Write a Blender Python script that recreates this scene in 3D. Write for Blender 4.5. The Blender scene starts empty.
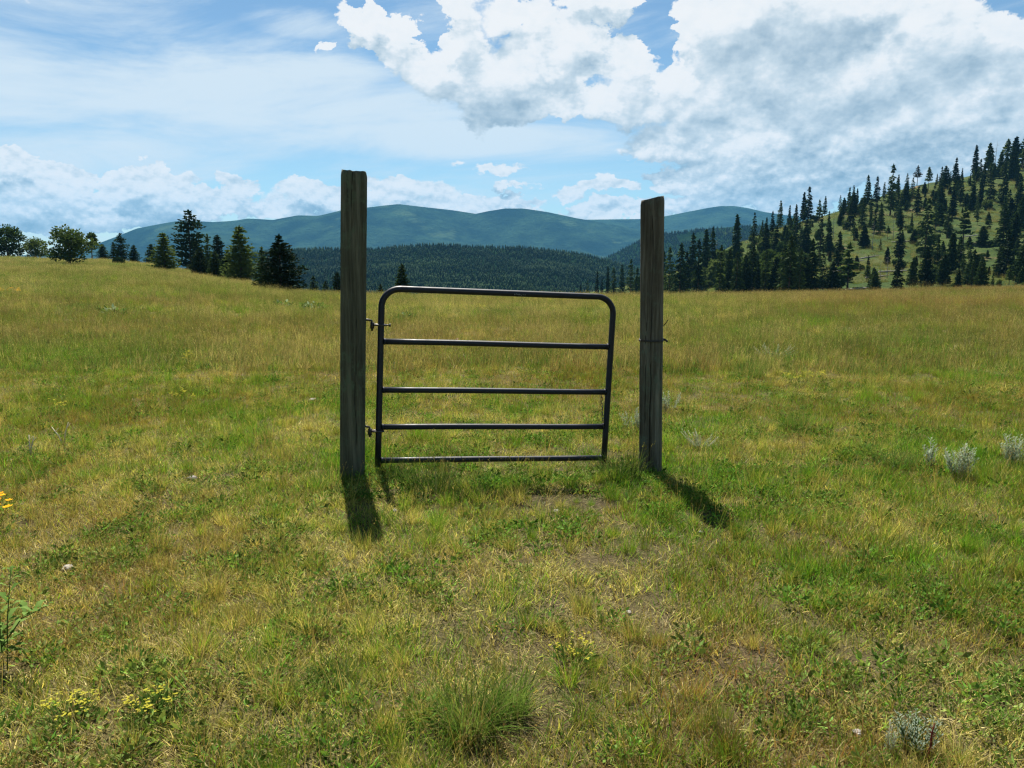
import bpy, math, random
import numpy as np
from mathutils import Vector, Matrix

# ------------------------------------------------------------------ camera, sky, sun, exposure
scene = bpy.context.scene
COL = scene.collection
rad = math.radians
EYE = 1.60
F_PX, CX, CY = 800.0, 512.0, 384.0
PITCH = rad(8.67)
cam_d = bpy.data.cameras.new('camera')
cam_d.sensor_width = 36.0
cam_d.lens = 36.0 * F_PX / 1024.0
cam_d.clip_start = 0.05
cam_d.clip_end = 30000
cam = bpy.data.objects.new('camera', cam_d)
COL.objects.link(cam)
cam.location = (0, 0, EYE)
cam.rotation_euler = (math.pi / 2 - PITCH, 0, 0)
scene.camera = cam

SUN_ELEV, SUN_AZ = rad(57.5), rad(-11.5)      # azimuth from +Y (view direction), positive to the right
sdir = Vector((math.sin(SUN_AZ) * math.cos(SUN_ELEV), math.cos(SUN_AZ) * math.cos(SUN_ELEV), math.sin(SUN_ELEV)))
sun_d = bpy.data.lights.new('sun', 'SUN')
sun_d.energy = 5.0
sun_d.angle = rad(0.5)
sun_d.color = (1.0, 0.95, 0.86)
sun = bpy.data.objects.new('sun', sun_d)
COL.objects.link(sun)
sun.rotation_euler = (-sdir).to_track_quat('-Z', 'Y').to_euler()
sun.location = (0, 0, 60)

scene.view_settings.view_transform = 'Standard'
scene.view_settings.look = 'None'
scene.view_settings.exposure = 1.30
scene.view_settings.gamma = 1.0
scene.view_settings.use_curve_mapping = False
scene.render.engine = 'CYCLES'
cy = scene.cycles
cy.max_bounces = 5
cy.diffuse_bounces = 2
cy.glossy_bounces = 2
cy.transmission_bounces = 3
cy.transparent_max_bounces = 4
cy.volume_bounces = 0
cy.use_adaptive_sampling = False
cy.use_denoising = True
cy.sample_clamp_indirect = 6
cy.pixel_filter_type = 'BLACKMAN_HARRIS'
cy.filter_width = 1.3


def ray(x, y):
    a, b = (x - CX) / F_PX, (CY - y) / F_PX
    s, c = math.sin(PITCH), math.cos(PITCH)
    return Vector((a, b * s + c, b * c - s))


def at(x, y, Y):
    """world point seen at a picture position when it stands Y metres ahead"""
    d = ray(x, y)
    return Vector((0, 0, EYE)) + d * (Y / d.y)


def azel(x, y):
    d = ray(x, y).normalized()
    return math.atan2(d.x, d.y), math.asin(d.z)


# ---- node helpers
class NT:
    def __init__(self, tree):
        self.t = tree
        self.n = tree.nodes
        self.l = tree.links

    def new(self, kind, **kw):
        n = self.n.new(kind)
        for k, v in kw.items():
            setattr(n, k, v)
        return n

    def put(self, sock, val):
        if hasattr(val, 'is_output') or isinstance(val, bpy.types.NodeSocket):
            self.l.new(val, sock)
        elif val is not None:
            sock.default_value = val

    def math(self, op, a, b=None, c=None, clamp=False):
        n = self.new('ShaderNodeMath', operation=op, use_clamp=clamp)
        self.put(n.inputs[0], a)
        self.put(n.inputs[1], b)
        self.put(n.inputs[2], c)
        return n.outputs[0]

    def vmath(self, op, a, b=None, c=None):
        n = self.new('ShaderNodeVectorMath', operation=op)
        self.put(n.inputs[0], a)
        self.put(n.inputs[1], b)
        self.put(n.inputs[2], c)
        return n.outputs['Value'] if op in ('DOT_PRODUCT', 'LENGTH', 'DISTANCE') else n.outputs[0]

    def noise(self, vec, scale, detail=2, rough=0.5, dims='3D', lac=2.0, color=False, dist=0.0):
        n = self.new('ShaderNodeTexNoise', noise_dimensions=dims)
        self.put(n.inputs['Vector'], vec)
        n.inputs['Scale'].default_value = scale
        n.inputs['Detail'].default_value = detail
        n.inputs['Roughness'].default_value = rough
        n.inputs['Lacunarity'].default_value = lac
        n.inputs['Distortion'].default_value = dist
        return n.outputs['Color'] if color else n.outputs[0]

    def ss(self, v, lo, hi, a=0.0, b=1.0, smooth=True):
        n = self.new('ShaderNodeMapRange', interpolation_type='SMOOTHSTEP' if smooth else 'LINEAR')
        self.put(n.inputs['Value'], v)
        n.inputs['From Min'].default_value = lo
        n.inputs['From Max'].default_value = hi
        n.inputs['To Min'].default_value = a
        n.inputs['To Max'].default_value = b
        return n.outputs[0]

    def mix(self, f, a, b, mode='MIX'):
        n = self.new('ShaderNodeMix', data_type='RGBA', blend_type=mode)
        self.put(n.inputs[0], f)
        self.put(n.inputs[6], a if not isinstance(a, tuple) else (*a[:3], 1))
        self.put(n.inputs[7], b if not isinstance(b, tuple) else (*b[:3], 1))
        return n.outputs[2]

    def ramp(self, f, stops, interp='LINEAR'):
        n = self.new('ShaderNodeValToRGB')
        n.color_ramp.interpolation = interp
        e = n.color_ramp.elements
        while len(e) < len(stops):
            e.new(0.5)
        for i, (p, c) in enumerate(stops):
            e[i].position = p
            e[i].color = (*c[:3], 1)
        self.put(n.inputs[0], f)
        return n.outputs[0]

    def xyz(self, x=0.0, y=0.0, z=0.0):
        n = self.new('ShaderNodeCombineXYZ')
        for i, v in enumerate((x, y, z)):
            self.put(n.inputs[i], v)
        return n.outputs[0]


# ---- the sky: Nishita air, thin high veil, cumulus
# cumulus heaps: picture column, row, half width, half height, weight
HEAPS = [
    (392, 42, 36, 24, .72), (362, 18, 24, 10, .6), (468, 26, 30, 32, .9), (440, 80, 42, 28, .85), (500, 78, 52, 40, .95),
    (560, 50, 44, 44, .80), (606, 90, 56, 32, .85), (520, 14, 36, 16, .62), (650, 106, 52, 22, .7), (415, 62, 30, 20, .6),
    (590, 4, 50, 16, .65), (628, 70, 36, 36, .75), (470, 108, 40, 14, .7), (540, 100, 40, 18, .8),
    (728, 46, 52, 60, 1.05), (700, 95, 80, 36, .9), (800, 28, 72, 56, 1.25), (820, 88, 100, 46, 1.25), (770, 132, 100, 30, .9),
    (930, 56, 62, 58, 1.2), (905, 112, 110, 32, 1.15), (1000, 70, 50, 54, .9), (960, 16, 50, 30, .95), (860, 4, 64, 24, .8),
    (1040, 125, 80, 28, .9), (850, 160, 100, 20, .75), (740, 168, 62, 16, .62), (700, 142, 52, 18, .55), (1100, 60, 90, 70, 1.0),
    (950, 148, 80, 20, .8), (1010, 30, 36, 22, .75), (800, 185, 60, 10, .5), (690, 178, 40, 8, .45),
    (612, 186, 40, 12, .72), (600, 211, 54, 8, .7), (560, 192, 22, 5, .4), (690, 215, 50, 8, .45), (760, 205, 54, 12, .5),
    (16, 165, 46, 13, .85), (64, 178, 14, 7, .5), (40, 203, 74, 15, .8), (124, 176, 26, 12, .75), (150, 184, 30, 10, .6), (165, 203, 90, 14, .8), (236, 184, 19, 10, .8),
    (330, 210, 80, 9, .7), (470, 210, 80, 7, .65), (720, 190, 60, 14, .6), (870, 182, 90, 14, .75), (960, 158, 70, 16, .7), (250, 200, 60, 9, .55), (292, 192, 40, 9, .65), (320, 196, 50, 10, .75), (270, 209, 90, 9, .7), (402, 189, 40, 11, .8), (440, 199, 56, 8, .75), (505, 203, 38, 6, .6), (-60, 190, 100, 26, .8),
    (20, 222, 100, 9, .5), (110, 221, 90, 8, .5), (326, 51, 10, 5, .42), (454, 165, 16, 3.5, .4), (500, 170, 18, 5, .4), (515, 188, 12, 4, .3),
    (-330, 60, 160, 60, 1.0), (-300, 170, 160, 40, 1.0), (1330, 90, 160, 90, 1.3), (1500, -60, 160, 70, 1.1), (300, -260, 200, 60, .9), (900, -220, 220, 90, 1.2),
]
# thick undersides that the sun does not reach
GREYS = [(800, 40, 70, 44, .22), (850, 106, 95, 20, .34), (760, 80, 60, 30, .06), (960, 118, 90, 16, .16), (490, 100, 60, 12, .18), (640, 110, 60, 12, .16), (1000, 64, 36, 50, .16), (872, 24, 30, 40, .24),
         (50, 210, 90, 9, .26), (170, 211, 90, 7, .26), (320, 206, 80, 5, .22), (450, 206, 70, 4, .2), (820, 158, 90, 8, .18), (20, 176, 40, 6, .16)]
HOLES = [(656, 32, 24, 30, 1.2), (592, 82, 30, 10, .55), (1012, -2, 26, 16, 1.2), (545, 45, 10, 8, .4), (690, 62, 14, 12, .35), (430, 22, 20, 18, .8)]
# high thin veil
VEILS = [(150, 105, 330, 60, 1.05), (420, 138, 300, 22, 1.1), (60, 150, 220, 34, .85), (290, 22, 60, 17, .8), (100, 30, 220, 40, .6), (600, 148, 160, 26, .75),
         (560, 180, 160, 34, .55), (700, 130, 300, 90, .6), (-200, 100, 260, 100, .9), (300, 75, 120, 30, .7)]


def ell(nt, P, spec, kx=1.0):
    x, y, w, h, wt = spec
    a, e = azel(x, y)
    k = 800.0
    sx, sy = k / w, k / h
    q = nt.vmath('MULTIPLY_ADD', P, (sx, sy, 0.0), (-a * sx, -e * sy, 0.0))
    d = nt.vmath('DOT_PRODUCT', q, q)
    return nt.math('MULTIPLY_ADD', d, -wt, wt)


def cloud_group():
    g = bpy.data.node_groups.new('cumulus_density', 'ShaderNodeTree')
    g.interface.new_socket('P', in_out='INPUT', socket_type='NodeSocketVector')
    g.interface.new_socket('D', in_out='OUTPUT', socket_type='NodeSocketFloat')
    g.interface.new_socket('R', in_out='OUTPUT', socket_type='NodeSocketFloat')
    nt = NT(g)
    gi = nt.new('NodeGroupInput')
    go = nt.new('NodeGroupOutput')
    P = gi.outputs[0]
    Ps = nt.vmath('MULTIPLY', P, (1.0, 1.45, 1.0))
    w1 = nt.noise(Ps, 11.0, 8, 0.62, '2D', color=True)
    w1 = nt.vmath('SUBTRACT', w1, (0.5, 0.5, 0.5))
    Pw = nt.vmath('MULTIPLY_ADD', w1, (0.12, 0.085, 0.0), P)
    acc = None
    for s in HEAPS:
        v = ell(nt, Pw, s)
        if acc is None:
            acc = v
        else:
            acc = nt.math('SMOOTH_MAX', acc, v, 0.14)
    acc = nt.math('MAXIMUM', acc, -0.6)
    for s in HOLES:
        v = nt.math('MAXIMUM', ell(nt, Pw, s), 0.0)
        acc = nt.math('SUBTRACT', acc, v)
    bl = nt.new('ShaderNodeTexVoronoi', voronoi_dimensions='2D', feature='SMOOTH_F1')
    nt.put(bl.inputs['Vector'], nt.vmath('MULTIPLY_ADD', w1, (0.05, 0.05, 0.0), Ps))
    bl.inputs['Scale'].default_value = 17.0
    bl.inputs['Detail'].default_value = 2.0
    bl.inputs['Roughness'].default_value = 0.6
    bl.inputs['Lacunarity'].default_value = 2.3
    bl.inputs['Smoothness'].default_value = 0.35
    bl.normalize = True
    n2 = nt.noise(Ps, 20.0, 8, 0.6, '2D')
    t = nt.math('MULTIPLY_ADD', n2, 0.62, -0.31)
    t = nt.math('ADD', t, nt.math('MULTIPLY_ADD', bl.outputs['Distance'], -0.85, 0.32))
    n3 = nt.noise(Ps, 8.5, 5, 0.6, '2D')
    D = nt.math('ADD', nt.math('ADD', acc, t), nt.math('MULTIPLY_ADD', n3, 1.8, -0.92))
    nt.put(go.inputs['D'], D)
    nt.put(go.inputs['R'], t)
    return g


world = bpy.data.worlds.new('World')
scene.world = world
world.use_nodes = True
wt = NT(world.node_tree)
wt.n.clear()
SKY_STRENGTH = 0.05
sky = wt.new('ShaderNodeTexSky', sky_type='NISHITA')
sky.sun_disc = False
sky.sun_elevation = SUN_ELEV
sky.sun_rotation = SUN_AZ
sky.altitude = 1200
sky.air_density = 1.0
sky.dust_density = 0.3
sky.ozone_density = 1.5
tc = wt.new('ShaderNodeTexCoord')
sp = wt.new('ShaderNodeSeparateXYZ')
wt.put(sp.inputs[0], tc.outputs['Generated'])
AZ = wt.math('ARCTAN2', sp.outputs[0], sp.outputs[1])
EL = wt.math('ARCSINE', sp.outputs[2])
P = wt.xyz(AZ, EL, 0.0)
CG = cloud_group()


def dens(vec):
    n = wt.new('ShaderNodeGroup')
    n.node_tree = CG
    wt.put(n.inputs[0], vec)
    return n.outputs[0], n.outputs[1]


PN = wt.noise(P, 16.0, 6, 0.6, '2D', color=True)
D0, R0 = dens(P)
D1, R1 = dens(wt.vmath('ADD', P, (-0.006, 0.028, 0.0)))
soft = wt.noise(P, 5.0, 2, 0.5, '2D')
soft = wt.ss(soft, 0.35, 0.65, 0.14, 0.60)
soft = wt.math('MULTIPLY', soft, wt.ss(EL, 0.06, 0.22, 0.5, 1.0))
alpha = wt.math('DIVIDE', wt.math('ADD', D0, 0.10), soft, clamp=True)
alpha = wt.ss(alpha, 0.0, 1.0, 0.0, 0.99)
H0 = wt.math('SQRT', wt.math('MAXIMUM', wt.math('ADD', D0, 0.1), 0.0))
H1 = wt.math('SQRT', wt.math('MAXIMUM', wt.math('ADD', D1, 0.1), 0.0))
bulge = wt.math('MAXIMUM', wt.math('MINIMUM', wt.math('SUBTRACT', H0, H1), 0.26), -0.5)
relief = wt.math('SUBTRACT', R0, R1)
thick = wt.ss(D1, 0.0, 1.6)
nA = wt.noise(wt.vmath('MULTIPLY', P, (1.0, 1.4, 1.0)), 34.0, 7, 0.62, '2D')
nB = wt.noise(wt.vmath('MULTIPLY_ADD', P, (1.0, 1.4, 1.0), (-0.002, 0.013, 0.0)), 34.0, 7, 0.62, '2D')
rel2 = wt.math('SUBTRACT', nA, nB)
low = wt.ss(EL, 0.20, 0.09)
nC = wt.noise(wt.vmath('MULTIPLY', P, (1.0, 1.5, 1.0)), 62.0, 5, 0.6, '2D')
nD = wt.noise(wt.vmath('MULTIPLY_ADD', P, (1.0, 1.5, 1.0), (-0.001, 0.0085, 0.0)), 62.0, 5, 0.6, '2D')
rel2 = wt.math('ADD', rel2, wt.math('MULTIPLY', wt.math('SUBTRACT', nC, nD), wt.math('MULTIPLY', low, 2.0)))
shade = wt.math('MULTIPLY_ADD', thick, 0.24, wt.math('MULTIPLY_ADD', low, 0.13, 0.20))
for s in GREYS:
    shade = wt.math('MULTIPLY_ADD', wt.math('MAXIMUM', ell(wt, wt.vmath('MULTIPLY_ADD', wt.vmath('SUBTRACT', PN, (.5, .5, .5)), (.12, .09, 0), P), s), 0.0), wt.math('MULTIPLY', alpha, 0.52), shade)
shade = wt.math('SUBTRACT', shade, wt.math('MULTIPLY_ADD', rel2, 0.34, wt.math('MULTIPLY_ADD', relief, 0.30, wt.math('MULTIPLY', bulge, 0.62))), clamp=True)
K = 7.7
ccol = wt.ramp(shade, [(0.0, (1.0, 1.0, 1.0)), (0.16, (.93, .96, .98)), (0.42, (.66, .76, .83)), (0.72, (.42, .54, .64)), (1.0, (.28, .39, .49))])
ccol = wt.vmath('SCALE', ccol)
ccol.node.inputs['Scale'].default_value = K * 1.0
# veil
veil_on = wt.ss(EL, -0.02, 0.03)
vs = wt.vmath('MULTIPLY', wt.vmath('ADD', P, wt.vmath('MULTIPLY', wt.xyz(EL, AZ, 0.0), (0.0, -0.06, 0.0))), (1.0, 4.5, 1.0))
vn = wt.noise(vs, 3.4, 8, 0.62, '2D', dist=0.35)
vacc = None
for s in VEILS:
    v = wt.math('MAXIMUM', ell(wt, P, s), 0.0)
    vacc = v if vacc is None else wt.math('MAXIMUM', vacc, v)
va = wt.math('MULTIPLY_ADD', vn, 2.9, wt.math('MULTIPLY_ADD', vacc, 1.05, -1.62))
va = wt.math('MULTIPLY', wt.ss(va, -0.35, 0.95, 0.0, 0.92), veil_on)
skyc = wt.mix(1.0, sky.outputs[0], (0.74, 0.86, 0.86), 'MULTIPLY')
vcol = (.80 * K, .90 * K, .97 * K)
base = wt.mix(va, skyc, vcol)
final = wt.mix(alpha, base, ccol)
bg = wt.new('ShaderNodeBackground')
wt.put(bg.inputs['Color'], final)
bg.inputs['Strength'].default_value = SKY_STRENGTH
wo = wt.new('ShaderNodeOutputWorld')
wt.put(wo.inputs[0], bg.outputs[0])
world.cycles.sampling_method = 'NONE'

# ------------------------------------------------------------------ helpers
rng = np.random.default_rng(7)
random.seed(7)


def hash2(ix, iy, seed):
    h = (ix.astype(np.int64) * 374761393 + iy.astype(np.int64) * 668265263 + seed * 1442695041) & 0xFFFFFFFF
    h = ((h ^ (h >> 13)) * 1274126177) & 0xFFFFFFFF
    h = h ^ (h >> 16)
    return (h & 0xFFFFFF) / float(0xFFFFFF)


def vnoise(x, y, seed=0):
    x = np.asarray(x, float); y = np.asarray(y, float)
    ix, iy = np.floor(x), np.floor(y)
    fx, fy = x - ix, y - iy
    fx = fx * fx * (3 - 2 * fx); fy = fy * fy * (3 - 2 * fy)
    a = hash2(ix, iy, seed); b = hash2(ix + 1, iy, seed)
    c = hash2(ix, iy + 1, seed); d = hash2(ix + 1, iy + 1, seed)
    return (a * (1 - fx) + b * fx) * (1 - fy) + (c * (1 - fx) + d * fx) * fy


def fbm(x, y, seed=0, octv=4, gain=0.5):
    s, amp, tot = 0.0, 1.0, 0.0
    for o in range(octv):
        s = s + amp * vnoise(np.asarray(x) * 2 ** o + 13.7 * o, np.asarray(y) * 2 ** o - 7.1 * o, seed + o)
        tot += amp
        amp *= gain
    return s / tot


def sstep(v, lo, hi):
    t = np.clip((np.asarray(v, float) - lo) / (hi - lo), 0, 1)
    return t * t * (3 - 2 * t)


def tag(o, label=None, cat=None, group=None, kind=None):
    for k, v in (('label', label), ('category', cat), ('group', group), ('kind', kind)):
        if v:
            o[k] = v
    return o


def link(name, mesh, mat=None, parent=None, loc=None):
    o = bpy.data.objects.new(name, mesh)
    COL.objects.link(o)
    if mat is not None:
        for m in (mat if isinstance(mat, (list, tuple)) else [mat]):
            mesh.materials.append(m)
    if parent is not None:
        o.parent = parent
    if loc is not None:
        o.location = loc
    return o


def empty(name, loc=(0, 0, 0), rz=0.0, scale=1.0):
    o = bpy.data.objects.new(name, None)
    o.empty_display_size = 0.3
    COL.objects.link(o)
    o.location = loc
    o.rotation_euler = (0, 0, rz)
    o.scale = (scale, scale, scale)
    return o


def tri_mesh(name, V, T, attrs=None, smooth=False):
    """mesh from numpy vertices (n,3) and triangles (m,3); attrs: name -> per-vertex float array"""
    V = np.asarray(V, np.float32); T = np.asarray(T, np.int32)
    me = bpy.data.meshes.new(name)
    me.vertices.add(len(V)); me.vertices.foreach_set('co', V.ravel())
    me.loops.add(T.size); me.loops.foreach_set('vertex_index', T.ravel())
    me.polygons.add(len(T))
    me.polygons.foreach_set('loop_start', np.arange(0, T.size, 3, dtype=np.int32))
    try:
        me.polygons.foreach_set('loop_total', np.full(len(T), 3, np.int32))
    except Exception:
        pass
    me.update(calc_edges=True)
    for k, a in (attrs or {}).items():
        at_ = me.attributes.new(k, 'FLOAT', 'POINT')
        at_.data.foreach_set('value', np.asarray(a, np.float32))
    me.validate()
    if smooth:
        me.polygons.foreach_set('use_smooth', np.ones(len(me.polygons), bool))
    return me


class MB:
    """collects pieces of one mesh"""
    def __init__(self):
        self.V, self.T, self.S, self.n = [], [], [], 0

    def add(self, V, T, s=0.5):
        V = np.asarray(V, float).reshape(-1, 3); T = np.asarray(T, int).reshape(-1, 3)
        self.V.append(V); self.T.append(T + self.n)
        self.S.append(np.full(len(V), s) if np.isscalar(s) else np.asarray(s, float))
        self.n += len(V)

    def tube(self, pts, radii, seg=8, s=0.5, caps=True):
        pts = np.asarray(pts, float); k = len(pts)
        radii = np.full(k, radii) if np.isscalar(radii) else np.asarray(radii, float)
        tan = np.gradient(pts, axis=0)
        tan /= np.linalg.norm(tan, axis=1)[:, None] + 1e-9
        ref = np.array([0.0, 0.0, 1.0])
        if abs(tan[0] @ ref) > 0.9:
            ref = np.array([1.0, 0.0, 0.0])
        V = []
        nrm = ref - tan[0] * (tan[0] @ ref); nrm /= np.linalg.norm(nrm)
        for i in range(k):
            nrm = nrm - tan[i] * (tan[i] @ nrm); nrm /= np.linalg.norm(nrm) + 1e-9
            b = np.cross(tan[i], nrm)
            a = np.arange(seg) * 2 * np.pi / seg
            V.append(pts[i] + radii[i] * (np.cos(a)[:, None] * nrm + np.sin(a)[:, None] * b))
        V = np.concatenate(V)
        T = []
        for i in range(k - 1):
            for j in range(seg):
                a, b = i * seg + j, i * seg + (j + 1) % seg
                T += [(a, b, b + seg), (a, b + seg, a + seg)]
        if caps:
            V = np.vstack([V, pts[0], pts[-1]])
            c0, c1 = len(V) - 2, len(V) - 1
            for j in range(seg):
                T.append((c0, (j + 1) % seg, j))
                T.append((c1, (k - 1) * seg + j, (k - 1) * seg + (j + 1) % seg))
        self.add(V, T, s)

    def mesh(self, name, smooth=False):
        return tri_mesh(name, np.concatenate(self.V), np.concatenate(self.T), {'shade': np.concatenate(self.S)}, smooth)


def material(name):
    m = bpy.data.materials.new(name)
    m.use_nodes = True
    nt = NT(m.node_tree)
    b = nt.n['Principled BSDF']
    return m, nt, b


def attr(nt, name, kind='GEOMETRY'):
    n = nt.new('ShaderNodeAttribute', attribute_type=kind, attribute_name=name)
    return n.outputs['Fac']


# ------------------------------------------------------------------ the lie of the land
def px_u(x):
    return (np.asarray(x, float) - CX) / (F_PX * 1.010)


def row_v(y):
    """picture row -> height per metre ahead, relative to the eye"""
    b = (CY - np.asarray(y, float)) / F_PX
    s, c = math.sin(PITCH), math.cos(PITCH)
    return (b * c - s) / (b * s + c)


EDGE_U = px_u([-500, -150, 0, 60, 110, 160, 210, 250, 300, 350, 400, 600, 700, 850, 1024, 1200, 1500])
EDGE_V = row_v([243, 252, 257, 259, 260, 265.5, 275.5, 283, 294.5, 297, 298, 298.5, 297.5, 295, 289, 286, 283])
EDGE_Y = np.array([150, 150, 145, 150, 150, 145, 135, 125, 105, 80, 70, 80, 90, 105, 115, 120, 120.0])


def edge(u):
    return np.interp(u, EDGE_U, EDGE_Y), np.interp(u, EDGE_U, EDGE_V)


def micro(x, y):
    return 0.10 * (fbm(x * 0.35, y * 0.35, 3, 3) - 0.5) + 0.06 * (fbm(x * 1.7, y * 1.7, 5, 3) - 0.5)


def ground_z(x, y):
    """height of the meadow and the valley beyond it"""
    x = np.asarray(x, float); y = np.asarray(y, float)
    yy = np.maximum(y, 0.01)
    u = np.clip(x / yy, -1.6, 1.6)
    Ye, ve = edge(u)
    ze = EYE + ve * Ye
    t = np.clip((y - 10.0) / (Ye - 10.0), 0, 1)
    f = t ** 1.6
    # seen height rises all the way to the brow
    z_in = ze * f
    over = np.maximum(y - Ye, 0)
    fall = np.where(over < 60, over * over * 0.0022, 60 * 60 * 0.0022 + (over - 60) * 0.20)
    z_out = np.maximum(ze - 0.02 * over - fall, -55.0 + 6 * (fbm(x * .004, y * .004, 9, 3) - .5))
    z = np.where(y > Ye, z_out, z_in)
    z = np.where(y <= 0.5, 0.0, z)
    fade = np.clip(1.2 - np.hypot(x, y) / 70.0, 0.15, 1.0)
    m = micro(x, y) * fade
    # a low worn lip in front of the gate
    lip = 0.055 * np.exp(-((y - 5.45 - 0.12 * np.sin(3 * x)) / 0.30) ** 2) * sstep(1.25 - np.abs(x), 0, 0.5)
    dip = -0.045 * np.exp(-((y - 6.1) / .45) ** 2 - ((x - .3) / 1.0) ** 2)
    return z + m + lip + dip


CREST_X = [545, 575, 600, 640, 680, 714, 740, 780, 831, 868, 900, 949, 976, 1024, 1150, 1400, 1800]
CREST_Y = [300, 296, 290, 284, 272, 256, 243, 227, 211, 197, 189, 178, 170, 160, 140, 128, 122]
CREST_D = [480, 460, 440, 400, 360, 340, 335, 340, 350, 365, 380, 395, 405, 420, 440, 470, 480]
FOOT_D = [380, 350, 320, 270, 220, 190, 175, 165, 155, 150, 148, 146, 145, 145, 145, 150, 150]
CREST_U = px_u(CREST_X)


def hill_z(x, y):
    x = np.asarray(x, float); y = np.asarray(y, float)
    u = x / np.maximum(y, 1)
    cv = row_v(np.interp(u, CREST_U, CREST_Y))
    cd = np.interp(u, CREST_U, CREST_D)
    fd = np.interp(u, CREST_U, FOOT_D)
    Ye, ve = edge(u)
    v0 = ve - 0.008
    s = (y - fd) / (cd - fd)
    sc = np.clip(s, 0, 1)
    v = v0 + (cv - v0) * (0.75 * sc ** 0.85 + 0.25 * sc * sc * (3 - 2 * sc))
    z = EYE + v * y
    z = np.where(s > 1, EYE + cv * cd - (y - cd) * 0.30, z)
    z = np.where(s < 0, EYE + v0 * fd - (fd - y) * 0.5, z)
    bump = (fbm(x * .02, y * .02, 21, 4) - .5) * 9 * np.clip(sc * 3, 0, 1) * np.clip((1.05 - s) * 4, 0.15, 1)
    bump += (fbm(x * .12, y * .12, 25, 3) - .5) * 1.6 * np.clip(sc * 4 + .2, 0, 1)
    return z + bump


def march(x, y, fn, lo, hi, n=1500):
    """where the line of sight through a picture position meets a height field"""
    d = ray(x, y)
    Y = np.geomspace(lo, hi, n)
    X = d.x / d.y * Y
    Z = EYE + d.z / d.y * Y
    g = fn(X, Y)
    k = np.nonzero(g >= Z)[0]
    if len(k) == 0:
        k = [int(np.argmax(g - Z))]
    i = k[0]
    return Vector((float(X[i]), float(Y[i]), float(g[i])))


def polar_sheet(name, u, Y, zfn, mat, attrs=None, smooth=True):
    U, YY = np.meshgrid(u, Y, indexing='ij')
    X = U * YY
    Z = zfn(X, YY)
    V = np.stack([X, YY, Z], -1).reshape(-1, 3)
    nu, ny = U.shape
    i = np.arange(nu - 1)[:, None] * ny + np.arange(ny - 1)[None]
    i = i.ravel()
    T = np.concatenate([np.stack([i, i + ny, i + ny + 1], 1), np.stack([i, i + ny + 1, i + 1], 1)])
    at_ = {k: f(X, YY, Z).ravel() for k, f in (attrs or {}).items()}
    me = tri_mesh(name, V, T, at_, smooth)
    return link(name, me, mat)


# meadow character: how green, how bare, how reddish (used by the ground and by the grass on it)
def greenness(x, y):
    g = fbm(x * 0.45, y * 0.45, 31, 4) * 0.55 + fbm(x * 0.09, y * 0.09, 35, 3) * 0.45
    g = 0.50 + (g - 0.5) * 2.2 + (fbm(x * 3.3, y * 3.3, 37, 3) - .5) * 1.3
    near_gate = np.exp(-((y - 5.9) / 0.9) ** 2) * sstep(2.3 - np.abs(x), 0, 1.0)
    g = g + 0.45 * near_gate + 0.10 * np.exp(-((x + 1.6) / .8) ** 2 - ((y - 5.2) / .8) ** 2)
    d = np.hypot(x, y)
    g = g + 0.16 * sstep(x / np.maximum(y, 1) + .55, 0.3, 0.75) * sstep(d, 5, 9) * (1 - sstep(d, 14, 40))
    g = g - 0.05 * sstep(d, 10, 45) + 0.05 * sstep(d, 5, 8)
    return np.clip(g, 0, 1)


def bareness(x, y):
    b = fbm(x * 1.3 + 5, y * 1.3, 41, 3) * 0.6 + fbm(x * .5, y * .5 + 9, 43, 2) * 0.4
    b = (b - 0.5) * 3.0
    d = np.hypot(x, y)
    worn = 0.12 * np.exp(-((x - 0.25) / 0.75) ** 2 - ((y - 4.6) / 0.85) ** 2)
    b = b + worn - 0.06 - 0.9 * sstep(d, 5, 11)
    b = b + 1.5 * np.exp(-((x - .45) / .34) ** 2 - ((y - 5.22) / .16) ** 2) + .5 * np.exp(-((x - 1.25) / .3) ** 2 - ((y - 4.9) / .3) ** 2)
    b = b - 0.5 * np.exp(-((y - 5.9) / .4) ** 2) * sstep(1.9 - np.abs(x), 0, .6)
    return np.clip(b, 0, 1)


def redness(x, y):
    u = x / np.maximum(y, 1)
    d = np.hypot(x, y)
    r = (fbm(x * .16, y * .16, 51, 3) - .42) * 1.6
    r = r - .06 + 0.65 * sstep(u, .12, .45) * sstep(d, 16, 40) + 0.25 * sstep(-u, .2, .6) * (1 - sstep(d, 18, 40))
    near = 1 - sstep(d, 9, 20)
    r = r + near * (2.4 * (fbm(x * 1.15 + 3, y * 1.15, 55, 4) - .44) - .15 * np.exp(-((y - 5.8) / 1.0) ** 2 - (x / 1.8) ** 2))
    return np.clip(r, 0, 1)


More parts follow.
